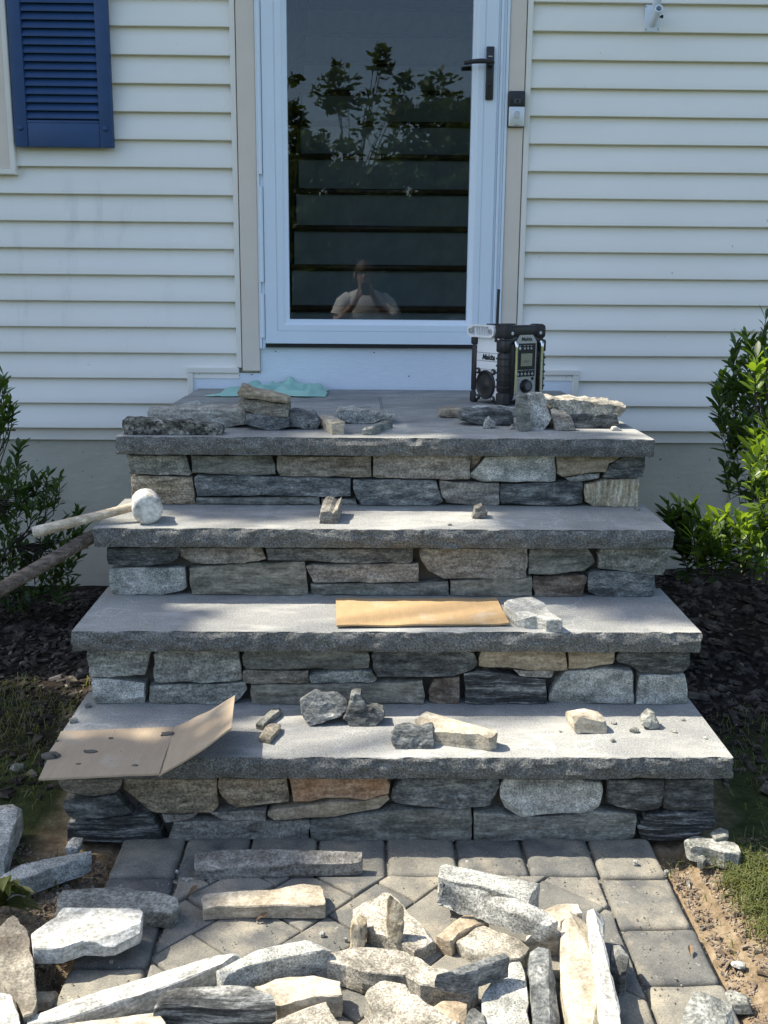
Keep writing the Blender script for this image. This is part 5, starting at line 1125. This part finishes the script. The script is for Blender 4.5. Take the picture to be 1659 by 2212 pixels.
def shrub(name, label, root, tips, size, seed, nleaf, nobj, mat, limbs=6, yp=.0, sunny=None):
    rr = random.Random(seed); root = Vector(root)
    sh = empty(name, root, label, 'shrub')
    stem = MB(); hubs = []
    cen = sum((Vector(t[0]) for t in tips), Vector())/len(tips)
    order = tips[:]; rr.shuffle(order)
    for t in order[:limbs]:
        h = root.lerp(Vector(t[0]), .55)+Vector((rr.uniform(-.04, .04), rr.uniform(-.04, .04), rr.uniform(-.02, .05)))
        r0 = root+Vector((rr.uniform(-.05, .05), rr.uniform(-.05, .05), -.03))
        stem.tube([r0, r0.lerp(h, .5)+Vector((rr.uniform(-.03, .03), rr.uniform(-.03, .03), .02)), h], [.0065, .005, .0036], 6); hubs.append(h)
    leaves = []
    var = [leaf_geo(size, size*.36), leaf_geo(size*.85, size*.34, .35, .2), leaf_geo(size*1.1, size*.37, .2, .05)]
    for p, lit in tips:
        p = Vector(p); h = min(hubs, key=lambda q: (q-p).length)
        mid = h.lerp(p, .5)+Vector((0, 0, -.02-.15*(h-p).length*rr.random()))
        ax = (p-mid).normalized(); ax = (ax*.6+Vector((rr.uniform(-.25, .25), rr.uniform(-.35, .15), .75))).normalized()
        base = p-ax*size*2.3
        stem.tube([h, mid, base, p], [.0032, .0024, .0018, .0012], 5)
        n = int(nleaf*rr.uniform(.75, 1.25))
        for i in range(n):
            t = rr.random()**.7; q = base.lerp(p, t)+Vector((0, 0, 0)); a = i*2.399+rr.uniform(-.4, .4)
            u = ax.orthogonal().normalized(); v = ax.cross(u); rad = u*cos(a)+v*sin(a)
            up = .35+.85*t; d = (ax*up+rad*(1.15-.45*t)+Vector((0, 0, .12))).normalized()
            m = frame_to(d, rr.uniform(-.5, .5)); k = rr.randrange(3); s = rr.uniform(.55, 1.2)
            leaves.append((q, m, k, s, lit))
    stem.mk('stem', TWIG, sh, smooth=60)
    leaves.sort(key=lambda l: (l[0]-CAM).length)
    meshes = {}
    for yk in (0, 1):
        for k in range(3):
            me = bpy.data.meshes.new('leaf'); me.from_pydata(var[k][0], [], var[k][1]); me.materials.append((sunny or mat) if yk else mat)
            for p_ in me.polygons: p_.use_smooth = True
            meshes[(yk, k)] = me
    rest = {0: MB(), 1: MB()}
    for i, (q, m, k, s, lit) in enumerate(leaves):
        yk = 1 if (sunny and rr.random() < (.6 if lit else yp)) else 0  # lit tips mostly take the leaf colour with sunlight painted in
        if i < nobj:
            o = bpy.data.objects.new('leaf', meshes[(yk, k)]); COL.objects.link(o); o.parent = sh
            M = m.to_4x4() @ Matrix.Scale(s, 4); M.translation = q-root; o.matrix_local = M
        else: rest[yk].add([q+m@(v*s) for v in var[k][0]], var[k][1])
    for yk, mb in rest.items():
        if mb.v: o = mb.mk('foliage', (sunny or mat) if yk else mat, sh, smooth=180); o['kind'] = 'stuff'
    return sh
def T(c, pts, y, lit=0, jit=.05, seed=1):
    r = random.Random(seed); return [(hy(c, x, y_, y+r.uniform(-jit, jit)), lit) for x, y_ in pts]
tipsR = T('S1', [(1630, 250), (1560, 420), (1330, 480), (1400, 620), (1200, 640), (1370, 900), (1180, 850), (1000, 1090), (1150, 1060), (1300, 1030), (1650, 700), (970, 1290), (1100, 1250), (1250, 1200), (950, 1450), (1060, 1430), (1000, 1600), (1100, 1700), (950, 1750), (1250, 1750), (1350, 1740), (1600, 1350), (1450, 1420), (1300, 1500), (1400, 1980), (1100, 2030), (1480, 760), (1600, 560), (1500, 1080), (1610, 900), (1400, 1250), (1180, 1350), (1620, 1550), (1500, 1650), (1180, 1880), (1290, 1300)], -.62, 0, .12, 1)
tipsR += T('S1', [(1500, 780), (1560, 960), (1640, 850), (1470, 950), (1630, 1650), (1450, 1900), (1600, 1950), (1550, 2080), (1640, 2120), (1480, 2020), (1650, 1850), (1380, 2080)], -1.15, 1, .06, 2)
tipsR += T('S2', [(300, 790), (450, 810), (600, 850), (350, 950), (450, 1000), (560, 1010), (280, 1010), (420, 1120), (500, 1250), (600, 1350), (430, 1300), (350, 900), (520, 900), (660, 1020), (560, 1160), (480, 1380), (640, 1420)], -1.10, 0, .08, 3)
tipsR += T('S2', [(1060, 290), (1200, 390), (1400, 570), (1380, 730), (1230, 330), (1340, 420), (1480, 480), (1560, 560)], -.60, 0, .08, 4)
tipsR += T('S2', [(720, 960), (820, 1010), (1000, 960), (1080, 890), (950, 1100), (1150, 1010), (1280, 1000), (1400, 960), (1500, 1010), (1600, 910), (1650, 1060), (650, 1210), (760, 1260), (850, 1180), (1050, 1150), (1200, 1110), (1350, 1150), (980, 1430), (1100, 1450), (1250, 1400), (1450, 1250), (1550, 1350), (1600, 1250), (1600, 200), (1500, 150), (1420, 250), (1480, 650), (1620, 720), (1550, 450), (900, 1020), (1340, 1040), (1560, 1120), (1420, 1380), (880, 1320), (1640, 1420), (1540, 960), (1640, 100), (1560, 60)], -1.25, 1, .08, 5)
rq = random.Random(11)
for i in range(46):
    tipsR.append((Vector((rq.uniform(1.68, 2.15), rq.uniform(-1.15, -.5), rq.uniform(.18, 1.25))), 1 if i % 2 else 0))
shrub('holly_shrub', 'glossy green shrub with bright sunlit leaves right of the steps', (1.72, -.82, gh(1.72, -.82)), tipsR, .055, 21, 18, 300, LEAF, 12, yp=.16, sunny=LEAF_SUN)
tipsL = T('S3', [(240, 240), (200, 390), (100, 530), (180, 500), (230, 590), (330, 570), (430, 600), (500, 650), (590, 600), (720, 630), (690, 740), (560, 700), (400, 690), (320, 820), (450, 750), (580, 800), (640, 850), (350, 790), (60, 700), (150, 700), (60, 880), (120, 870), (200, 850), (250, 900), (400, 930), (100, 1000), (200, 1050), (60, 1150), (180, 1210), (120, 1300), (50, 1360), (220, 1500), (320, 1460), (420, 1560), (130, 1460), (300, 960), (500, 920), (20, 560), (130, 620), (20, 1000)], -.55, 0, .10, 6)
tipsL += T('S3', [(750, 1130), (830, 1100), (940, 1080), (490, 1210), (600, 1350), (700, 1400), (800, 1380), (900, 1350), (1000, 1270), (650, 1260), (970, 1550), (820, 1650), (760, 1800), (700, 1760), (620, 1830), (520, 1850), (400, 1700), (300, 1750), (150, 1700), (50, 1650), (800, 1900), (720, 1930), (900, 1640), (560, 1900), (450, 1960), (300, 1970), (100, 1900), (200, 2060), (50, 2110), (560, 1480), (640, 1600), (480, 1640), (880, 1230), (740, 1560), (600, 1720), (350, 1600), (220, 1850), (120, 2000), (380, 2060), (860, 1900)], -.50, 0, .10, 7)
tipsL += T('T4', [(22, 960), (24, 1050), (60, 1120), (82, 1180), (22, 1230), (10, 1180), (10, 1000), (30, 1150)], -.62, 0, .03, 8)
for i in range(40):
    tipsL.append((Vector((rq.uniform(-2.3, -1.62), rq.uniform(-1.0, -.35), rq.uniform(.04, .55))), 1 if i % 5 == 0 else 0))
shrub('holly_shrub', 'dark green shrub against the foundation left of the steps', (-1.62, -.55, gh(-1.62, -.55)), tipsL, .047, 22, 14, 300, LEAF, 14, sunny=LEAF_SUN)
# grass ---------------------------------------------------------------
def grass():
    r = random.Random(9); V = []; F = []
    def blade(x, y, L, lean, wd):
        L *= .8; lean = lean*.75+.45; a = r.uniform(0, 2*pi); d = Vector((cos(a), sin(a), 0)); s = Vector((-sin(a), cos(a), 0))*wd; b = Vector((x, y, gh(x, y)-.004)); n = len(V)
        m = b+d*lean*L*.35+Vector((0, 0, L*.62)); t = b+d*lean*L+Vector((0, 0, L*(1-.55*lean)))
        V.extend([b-s, b+s, m+s*.8, m-s*.8, t]); F.extend([(n, n+1, n+2, n+3), (n+3, n+2, n+4)])
    c = 0
    while c < 19000:
        side = r.random() < .62
        if side: x = r.uniform(-2.3, -.64); y = r.uniform(-3.3, -1.0)
        else: x = r.uniform(.62, 2.3); y = r.uniform(-3.3, -1.25)
        dn_ = noise.noise(Vector((x*3.1, y*3.1, 2)))*.5+noise.noise(Vector((x*9, y*9, 5)))*.35
        if side:
            lim = -.90 if y > -2.05 else -.80
            k = max(0, min(1, (lim+.10-x)/.30)); k *= max(0, min(1, (-1.12+.25*dn_-y)/.25)); k *= .35+dn_*1.4 if y < -1.98 and x > -1.15 else .75+dn_
            if y < -2.35: k *= .35
        else:
            k = max(0, min(1, (x-.70-.05*dn_)/.12)) if y < -2.12 else max(0, min(1, (x-.83)/.2))
            k *= max(0, min(1, (-1.45+.3*dn_-y)/.25)); k *= .75+dn_
        if r.random() > k: continue
        blade(x, y, r.uniform(.022, .075)*(1.0 if side else .8), r.uniform(.3, 1.1), r.uniform(.0009, .0019)); c += 1
    for c_, x0, y0, n_ in (('K', 1300, 700, 60), ('J0', 320, 830, 26), ('J0', 370, 790, 14), ('K', 1060, 740, 22), ('K', 1480, 760, 220), ('K', 1600, 800, 220), ('K', 1540, 900, 160), ('C', 1500, 280, 160), ('C', 1600, 420, 160), ('C', 1640, 300, 160), ('K', 1380, 720, 120), ('C', 1650, 560, 90)):
        p = hz(c_, x0, y0, 0)
        for _ in range(n_): blade(p.x+r.gauss(0, .022), p.y+r.gauss(0, .022), r.uniform(.03, .075), r.uniform(.2, .9), .0013)
    o = mk('grass', V, F, GRASSM, None, org=(0, 0, 0)); tag(o, 'thin grass growing in the soil on both sides of the steps', 'grass', kind='stuff')
grass()
def scatter_chips(name, label, cat, mat, n, region, size, seed, flat=.35):
    r = random.Random(seed); V = []; F = []
    for _ in range(n):
        x, y = region(r)
        s = size*r.uniform(.4, 1.6)*(2 if r.random() < .06 else 1); a = r.uniform(0, pi); b = Vector((x, y, gh(x, y)+s*.1)); l = r.uniform(1, 3.2); n0 = len(V)
        u = Vector((cos(a), sin(a), r.uniform(-.35, .35)))*s*l*.5; v = Vector((-sin(a), cos(a), r.uniform(-.3, .3)))*s*.5; w_ = Vector((0, 0, s*flat))
        for k, q in enumerate((-u-v, u-v*.6, u*.8+v, -u*.9+v*.8)): V.append(b+q)
        for k, q in enumerate((-u*.8-v*.7, u*.9-v*.5, u*.7+v*.8, -u*.7+v*.6)): V.append(b+q+w_)
        F.extend([[n0+i for i in f] for f in ((4, 5, 6, 7), (0, 1, 5, 4), (1, 2, 6, 5), (2, 3, 7, 6), (3, 0, 4, 7))])
    return tag(mk(name, V, F, mat, None, org=(0, 0, 0)), label, cat, kind='stuff')
def reg_m(r):
    while True:
        x = r.uniform(-2.3, 2.3); y = r.uniform(-1.95, -.04)
        if abs(x) > .74 and (y > -1.5 or r.random() < .35): return x, y
scatter_chips('mulch', 'dark bark mulch under the shrubs', 'mulch', MULCHM, 9000, reg_m, .013, 31)
def reg_s(r):
    while True:
        x = r.choice((-1, 1))*(.615+abs(r.gauss(0, .16))); y = r.uniform(-3.1, -2.15)
        if y < -2.2 or abs(x) > .8: return x, y
SOILC = rockmat('soil clod', (.10, .07, .045), (.20, .145, .095), (.32, .25, .175), (1, 1, 1), freq=40, speck=.3)
scatter_chips('soil_clods', 'crumbs of bare brown soil beside the path', 'soil', SOILC, 9000, reg_s, .0030, 32, .7)
scatter_chips('soil_grit', 'fine pale grit in the bare soil beside the path', 'grit', SAND, 1800, reg_s, .0032, 33, .6)
scatter_chips('mulch_chips', 'pale wood splinters scattered over the dark mulch', 'wood chips', plain('pale wood chip', (.20, .17, .14), .8, 0, .3, 60), 420, reg_m, .008, 34)
def reg_j(r):
    while True:
        x = r.uniform(-.6, .6); y = r.uniform(-3.0, -2.15); 
        return x, y
r_ = random.Random(41); jv = MB()
for _ in range(900):
    x, y = reg_j(r_); s = r_.uniform(.0008, .0022); jv.add([(x-s, y-s, .001), (x+s, y-s*.7, .001), (x+s*.6, y+s, .001), (x-s, y+s*.8, .001), (x, y, .001+s*1.3)], [(0, 1, 4), (1, 2, 4), (2, 3, 4), (3, 0, 4)])
tag(jv.mk('stone_dust', SAND, org=(0, 0, 0)), 'sand grains and stone dust scattered on the pavers', 'grit', kind='stuff')
# broad leaved plant in the left corner
bp = empty('broad_leaf_plant', hz('A', 10, 400, 0), 'broad strap leaved plant at the left edge behind the long sunlit stone', 'plant')
r_ = random.Random(6); b0 = W[bp.name]
for i, (x, y, zz) in enumerate((('A', -60, 300), ) and ((-40, 300, .16), (20, 330, .20), (60, 310, .13), (100, 330, .12), (150, 330, .10), (190, 355, .09), (230, 400, .05), (255, 430, .03), (180, 440, .03), (60, 360, .17), (-60, 380, .15), (120, 300, .14), (210, 330, .10), (160, 400, .06))):
    tip = hz('A', x, y, zz*.55); tip.z = zz*.55; m_ = b0.lerp(tip, .5)+Vector((0, 0, zz*.45)); wd = r_.uniform(.006, .016) if i > 3 else .02
    V = []; F = []; n = 8
    for k in range(n+1):
        t = k/n; p = b0*(1-t)**2+m_*2*t*(1-t)+tip*t*t; d = (tip-b0); s = Vector((-d.y, d.x, 0)).normalized()*wd*(sin(pi*min(1, .12+t*.88))**.8)
        V += [p-s+Vector((0, 0, wd*.3)), p, p+s+Vector((0, 0, wd*.3))]
    for k in range(n): a = k*3; F += [(a, a+1, a+4, a+3), (a+1, a+2, a+5, a+4)]
    mk('leaf', V, F, GRASSM, bp, smooth=180)
# dead leaves on the pavers
for c, x, y, s, a, lb in (('A', 1125, 345, .030, .6, 'curled brown dead leaf on the pavers right of the broad grey slab'), ('A', 1535, 490, .026, .2, 'dry tan leaf scrap on the pavers below the cream ridged bar'), ('C', 1195, 700, .022, 1.0, 'grey crumpled leaf scrap on the paver border at the right')):
    p = hz(c, x, y, .004); v, f = leaf_geo(s, s*.4, .9, -.3); m = Matrix.Rotation(a-1.2, 3, 'Z')
    o = mk('dead_leaf', [p+m@q+Vector((0, 0, .002)) for q in v], f, plain('dry leaf', (.16, .10, .055), .8, 0, .3, 90), None); tag(o, lb, 'leaf')
# ================================================================== TREES
def tree(name, label, base, height, blobs, nleaf, lsize, seed, mat=LEAFT, group='trees across the front lawn', trunk=.14, lk=1.0, loose=0):
    rr = random.Random(seed); base = Vector(base); t = empty(name, base, label, 'tree', group)
    tk = MB(); top = base+Vector((0, 0, height*.55)); tk.tube([base-Vector((0, 0, .2)), base.lerp(top, .3), top], [trunk*1.25, trunk, trunk*.7], 10)
    for c, r in blobs:
        c = Vector(c); s = base.lerp(top, rr.uniform(.55, 1)); m = s.lerp(c, .5)+Vector((0, 0, .15*(c-s).length)); tk.tube([s, m, c], [trunk*lk*.45, trunk*lk*.28, trunk*lk*.1], 6)
        for _ in range(4):
            q = c+Vector((rr.gauss(0, 1), rr.gauss(0, 1), rr.gauss(0, .7)))*r*.5; tk.tube([m.lerp(c, .6), q], [trunk*lk*.1, trunk*lk*.04], 5)
    tk.mk('trunk', BARK, t, smooth=60); V = []; F = []; tot = sum(r**2 for c, r in blobs)
    for c, r in blobs:
        c = Vector(c)
        for _ in range(int(nleaf*(r**2 if r > .3 or loose else r**2*2.0)/tot)):
            d = Vector((rr.gauss(0, 1), rr.gauss(0, 1), rr.gauss(0, 1))).normalized(); p = c+(Vector((rr.gauss(0, .62), rr.gauss(0, .62), rr.gauss(0, .5)))*r if loose else Vector((d.x*r, d.y*r, d.z*r*.75))*(rr.random()**.45))
            if noise.noise(p*(loose or 1.1/r)+Vector((seed, 0, 0))) < (.02 if loose else -.12): continue
            u = Vector((rr.gauss(0, 1), rr.gauss(0, 1), rr.gauss(0, .6))).normalized(); v = u.orthogonal().normalized(); s = lsize*rr.uniform(.6, 1.3); n = len(V)
            V.extend([p-u*s, p+v*s*.42, p+u*s, p-v*s*.42]); F.append((n, n+1, n+2, n+3))
    mk('crown', V, F, mat, t)
    return t
# the tree at the left whose branches shade part of the steps
def along(x, y, z, s): return Vector((x, y, z))+SUN*(s/SUN.z)
shade = [(along(-1.35, -2.25, .1, 5.2), .55), (along(-.95, -1.75, .35, 5.6), .36), (along(-1.10, -2.60, .0, 5.0), .32), (along(-1.9, -1.7, .0, 5.0), .85), (along(-1.9, -2.9, .0, 5.3), .75), (along(.62, -1.55, .62, 6.2), .30), (along(-.62, -2.30, .2, 4.6), .22), (along(-.55, -1.30, .82, 5.8), .26), (along(-2.6, -2.2, .0, 5.6), .9), (along(.30, -1.14, .82, 7.2), .24), (along(.02, -1.14, .82, 7.2), .24), (along(-.26, -1.14, .82, 7), .24), (along(-.55, -1.16, .82, 6.6), .24), (along(.46, -1.54, .617, 7.2), .14), (along(.62, -1.58, .617, 7.4), .20), (along(.80, -1.62, .60, 7.4), .16), (along(-.68, -1.8, .42, 5.6), .22), (along(-.42, -2.13, .22, 5.4), .12), (along(-1.15, -1.95, .0, 5.2), .42), (along(-1.35, -1.6, .0, 5.5), .5), (along(-1.1, -1.55, .0, 5.0), .32), (along(-1.0, -2.25, .0, 5.4), .30), (along(-.3, -2.30, .05, 5.4), .09)]
tree('shade_tree', 'tall leafy tree standing left of the house and shading the steps', (-6.4, -2.9, -.1), 6.5, shade, 21000, .055, 51, group=None, trunk=.16, lk=.30)
rt_ = random.Random(77)
def crown(cx, cy, z0, z1, r, n, seed, k=1.0):
    q = random.Random(seed); out = []
    while len(out) < n:
        a, b, c = q.uniform(-1, 1), q.uniform(-1, 1), q.uniform(-1, 1)
        if a*a+b*b+c*c > 1.15: continue
        out.append(((cx+a*r, cy+b*r*.7, (z0+z1)/2+c*(z1-z0)/2), q.uniform(.14, .30)*r*k))
    return out
tree('maple_tree', 'bushy dark tree reflected at the right of the door glass', (2.5, -24, -.1), 4.6, crown(2.7, -24, 1.0, 6.5, 2.1, 46, 1, 1.15), 20000, .12, 52, lk=.35, loose=1.9)
tree('maple_tree', 'loose branched tree reflected in the middle of the door glass', (-.5, -23, -.1), 5.0, crown(-.6, -23, .8, 6.2, 1.7, 34, 2)+[((.3, -23, 6.6), .22), ((-.9, -23, 6.4), .26), ((.9, -23, 6.2), .22), ((.22, -23, 7.2), .17), ((.3, -23, 6.9), .16)], 10500, .115, 53, lk=.35, loose=1.6)
tree('maple_tree', 'small tree reflected at the left of the door glass', (-2.6, -23.5, -.1), 4.4, crown(-2.7, -23.5, .6, 5.9, 1.4, 30, 3)+[((-2.0, -23.5, 6.3), .22), ((-3.2, -23.5, 5.9), .25)], 9500, .115, 54, lk=.35, loose=1.6)
for i, (x, y, h, lb) in enumerate(((-9.5, -28, 5.5, 'dense tree at the far left behind the photographer'), (10.5, -28, 5.5, 'dense tree at the far right behind the photographer'), (.8, -30, 4.4, 'dense tree straight across the lawn behind the others'), (-4.8, -30, 4.6, 'dense tree across the lawn left of the middle'), (6, -30, 5, 'dense tree across the lawn right of the middle'), (-1.8, -31, 4.2, 'dense tree across the lawn just left of the middle'), (3.4, -31, 4.4, 'dense tree across the lawn just right of the middle'))):
    tree('maple_tree', lb, (x, y, -.1), h, crown(x, y, .1, h*1.22, 2.9, 44, 10+i, 1.2), 13000, .20, 60+i, lk=.5)
# ================================================================== THE PHOTOGRAPHER (seen only as a reflection in the door glass)
SKIN = plain('skin', (.44, .27, .19), .55, 0, .08, 14); SHIRT = plain('white cotton', (.66, .66, .64), .85, 0, .05, 12, .2); SHORT = plain('dark shorts', (.05, .055, .065), .85, 0, .1, 20); HAIR = plain('brown hair', (.07, .045, .03), .6, 0, .3, 60)
PX, PY = -.06, -4.66
pers = empty('person', (PX, PY-.1, gh(0, -4.7)), 'person in a white t shirt crouching behind a raised phone with both hands', 'person')
bm = bmesh.new(); sk_ = bm.verts.layers.skin.verify(); J = {}
def jt(n, p, rx, ry=None):
    v = bm.verts.new(Vector(p)-W[pers.name]); v[sk_].radius = (rx, ry or rx); J[n] = v
    return v
jt('pelvis', (PX, PY-.10, .66), .125, .10); jt('waist', (PX, PY-.05, .84), .115, .085); jt('chest', (PX, PY-.0, 1.03), .135, .095); jt('neck0', (PX, PY-.0, 1.17), .075, .065); jt('neck', (PX-.01, PY+.02, 1.235), .046)
jt('head0', (PX-.012, PY+.045, 1.27), .060, .068); jt('head1', (PX-.014, PY+.05, 1.34), .074, .088); jt('head2', (PX-.014, PY+.045, 1.395), .062, .074)
for s, n in ((-1, 'l'), (1, 'r')):
    jt('sh'+n, (PX+s*.165, PY+.0, 1.125), .060); jt('el'+n, (PX+s*.255, PY+.10, .925), .040); jt('wr'+n, (PX+s*.105, PY+.255, 1.085), .026); jt('pa'+n, (PX+s*.072, PY+.312, 1.145), .034, .018)
    jt('hip'+n, (PX+s*.10, PY-.10, .62), .095); jt('kn'+n, (PX+s*.17, PY+.17, .42), .058); jt('an'+n, (PX+s*.15, PY-.06, .09), .038); jt('to'+n, (PX+s*.17, PY+.09, .03), .036)
    # five fingers closing on the phone edges from behind
    for f, (dz, reach, ln) in enumerate(((.055, .0, .9), (.040, .012, 1), (.020, .014, 1), (.0, .010, .9), (-.020, .0, .75))):
        bx = PX+s*(.058 if f else .050); z0 = 1.165+dz
        a = jt(f'f{n}{f}a', (bx, PY+.330, z0), .0095); b = jt(f'f{n}{f}b', (PX+s*.052, PY+.352, z0+.018), .0088); c = jt(f'f{n}{f}c', (PX+s*.032, PY+.360, z0+.022), .0075)
    
E_ = [('pelvis', 'waist'), ('waist', 'chest'), ('chest', 'neck0'), ('neck0', 'neck'), ('neck', 'head0'), ('head0', 'head1'), ('head1', 'head2')]
for n in 'lr':
    E_ += [('chest', 'sh'+n), ('sh'+n, 'el'+n), ('el'+n, 'wr'+n), ('wr'+n, 'pa'+n), ('pelvis', 'hip'+n), ('hip'+n, 'kn'+n), ('kn'+n, 'an'+n), ('an'+n, 'to'+n)]
    for f in range(5): E_ += [('pa'+n, f'f{n}{f}a'), (f'f{n}{f}a', f'f{n}{f}b'), (f'f{n}{f}b', f'f{n}{f}c')]
for a, b in E_: bm.edges.new((J[a], J[b]))
J['pelvis'][sk_].use_root = True
me = bpy.data.meshes.new('body'); bm.to_mesh(me); bm.free(); me.materials.append(SKIN)
body = bpy.data.objects.new('body', me); COL.objects.link(body); body.parent = pers; W['body'] = Vector(W[pers.name])
m1 = body.modifiers.new('skin', 'SKIN'); m1.use_smooth_shade = True; m2 = body.modifiers.new('sub', 'SUBSURF'); m2.levels = 2; m2.render_levels = 2
def ell(c, rx, ry, rz, mat, name, n=16, cut=-9):
    mb = MB(); V = []; F = []
    for i in range(n+1):
        th_ = pi*i/n
        for k in range(n*2): ph = pi*k/n; V.append(Vector(c)+Vector((rx*sin(th_)*cos(ph), ry*sin(th_)*sin(ph), max(cut, cos(th_))*rz)))
    for i in range(n):
        for k in range(n*2): F.append((i*2*n+k, i*2*n+(k+1) % (2*n), (i+1)*2*n+(k+1) % (2*n), (i+1)*2*n+k))
    return mk(name, V, F, mat, pers, smooth=180)
hcx, hcy, hcz = PX-.014, PY+.05, 1.335
ell((hcx, hcy-.014, hcz+.022), .086, .104, .105, HAIR, 'hair', cut=-.05)
for s in (-1, 1):
    ell((hcx+s*.033, hcy+.083, hcz+.004), .013, .010, .008, plain('eye', (.55, .55, .53), .3), 'eye', 8); ell((hcx+s*.079, hcy-.002, hcz-.010), .012, .020, .032, SKIN, 'ear', 8); ell((hcx+s*.033, hcy+.0885, hcz+.018), .018, .006, .004, HAIR, 'eyebrow', 8)
ell((hcx, hcy+.096, hcz-.020), .014, .020, .024, SKIN, 'nose', 10); ell((hcx, hcy+.082, hcz-.058), .024, .010, .008, plain('lips', (.36, .17, .14), .5), 'mouth', 8)
sh = MB(); rings_ = [(.60, .165, .125, -.11), (.70, .170, .128, -.09), (.84, .155, .118, -.05), (.96, .168, .125, -.015), (1.06, .185, .128, .0), (1.14, .190, .108, .0), (1.19, .130, .085, .005), (1.215, .070, .066, .012)]
V = []; F = []; n = 28
for z, rx_, ry_, dy in rings_:
    for k in range(n):
        a = 2*pi*k/n; w_ = 1+.035*noise.noise(Vector((cos(a)*2.5, sin(a)*2.5, z*9))); V.append((PX+rx_*cos(a)*w_, PY+dy+ry_*sin(a)*w_, z))
for i in range(len(rings_)-1):
    for k in range(n): F.append((i*n+k, i*n+(k+1) % n, (i+1)*n+(k+1) % n, (i+1)*n+k))
sh.add(V, F)
for s in (-1, 1):
    p0, p1 = Vector((PX+s*.13, PY, 1.125)), Vector((PX+s*.232, PY+.062, .985)); sh.tube([p0, p0.lerp(p1, .35)+Vector((s*.012, 0, .016)), p1], [.078, .080, .072], 16, cap=False)
sh.mk('t_shirt', SHIRT, pers, smooth=180)
so_ = MB()
for s in (-1, 1):
    so_.tube([(PX+s*.09, PY-.11, .64), (PX+s*.135, PY+.05, .53), (PX+s*.165, PY+.14, .45)], [.118, .100, .085], 16)
so_.tube([(PX, PY-.105, .72), (PX, PY-.11, .60)], [.15, .155], 18); so_.mk('shorts', SHORT, pers, smooth=180)
for s in (-1, 1): MB().bbox(PX+s*.155-.045, PX+s*.155+.045, PY-.12, PY+.14, -.012, .065, .022, 3).mk('shoe', SHORT, pers, smooth=60)
ph = empty('phone', CAM+FW*-.006-U2*.035, 'dark phone held up in front of the crouching person', 'phone')
b_ = MB().bbox(-.037, .037, -.0075, -.0005, -.062, .046, .004, 2)
m3 = Matrix((R2, FW, U2)).transposed(); o = mk('case', [W[ph.name]+m3@Vector((v.x, v.y, v.z+.027)) for v in b_.v], b_.f, BLKMET, ph, smooth=40)
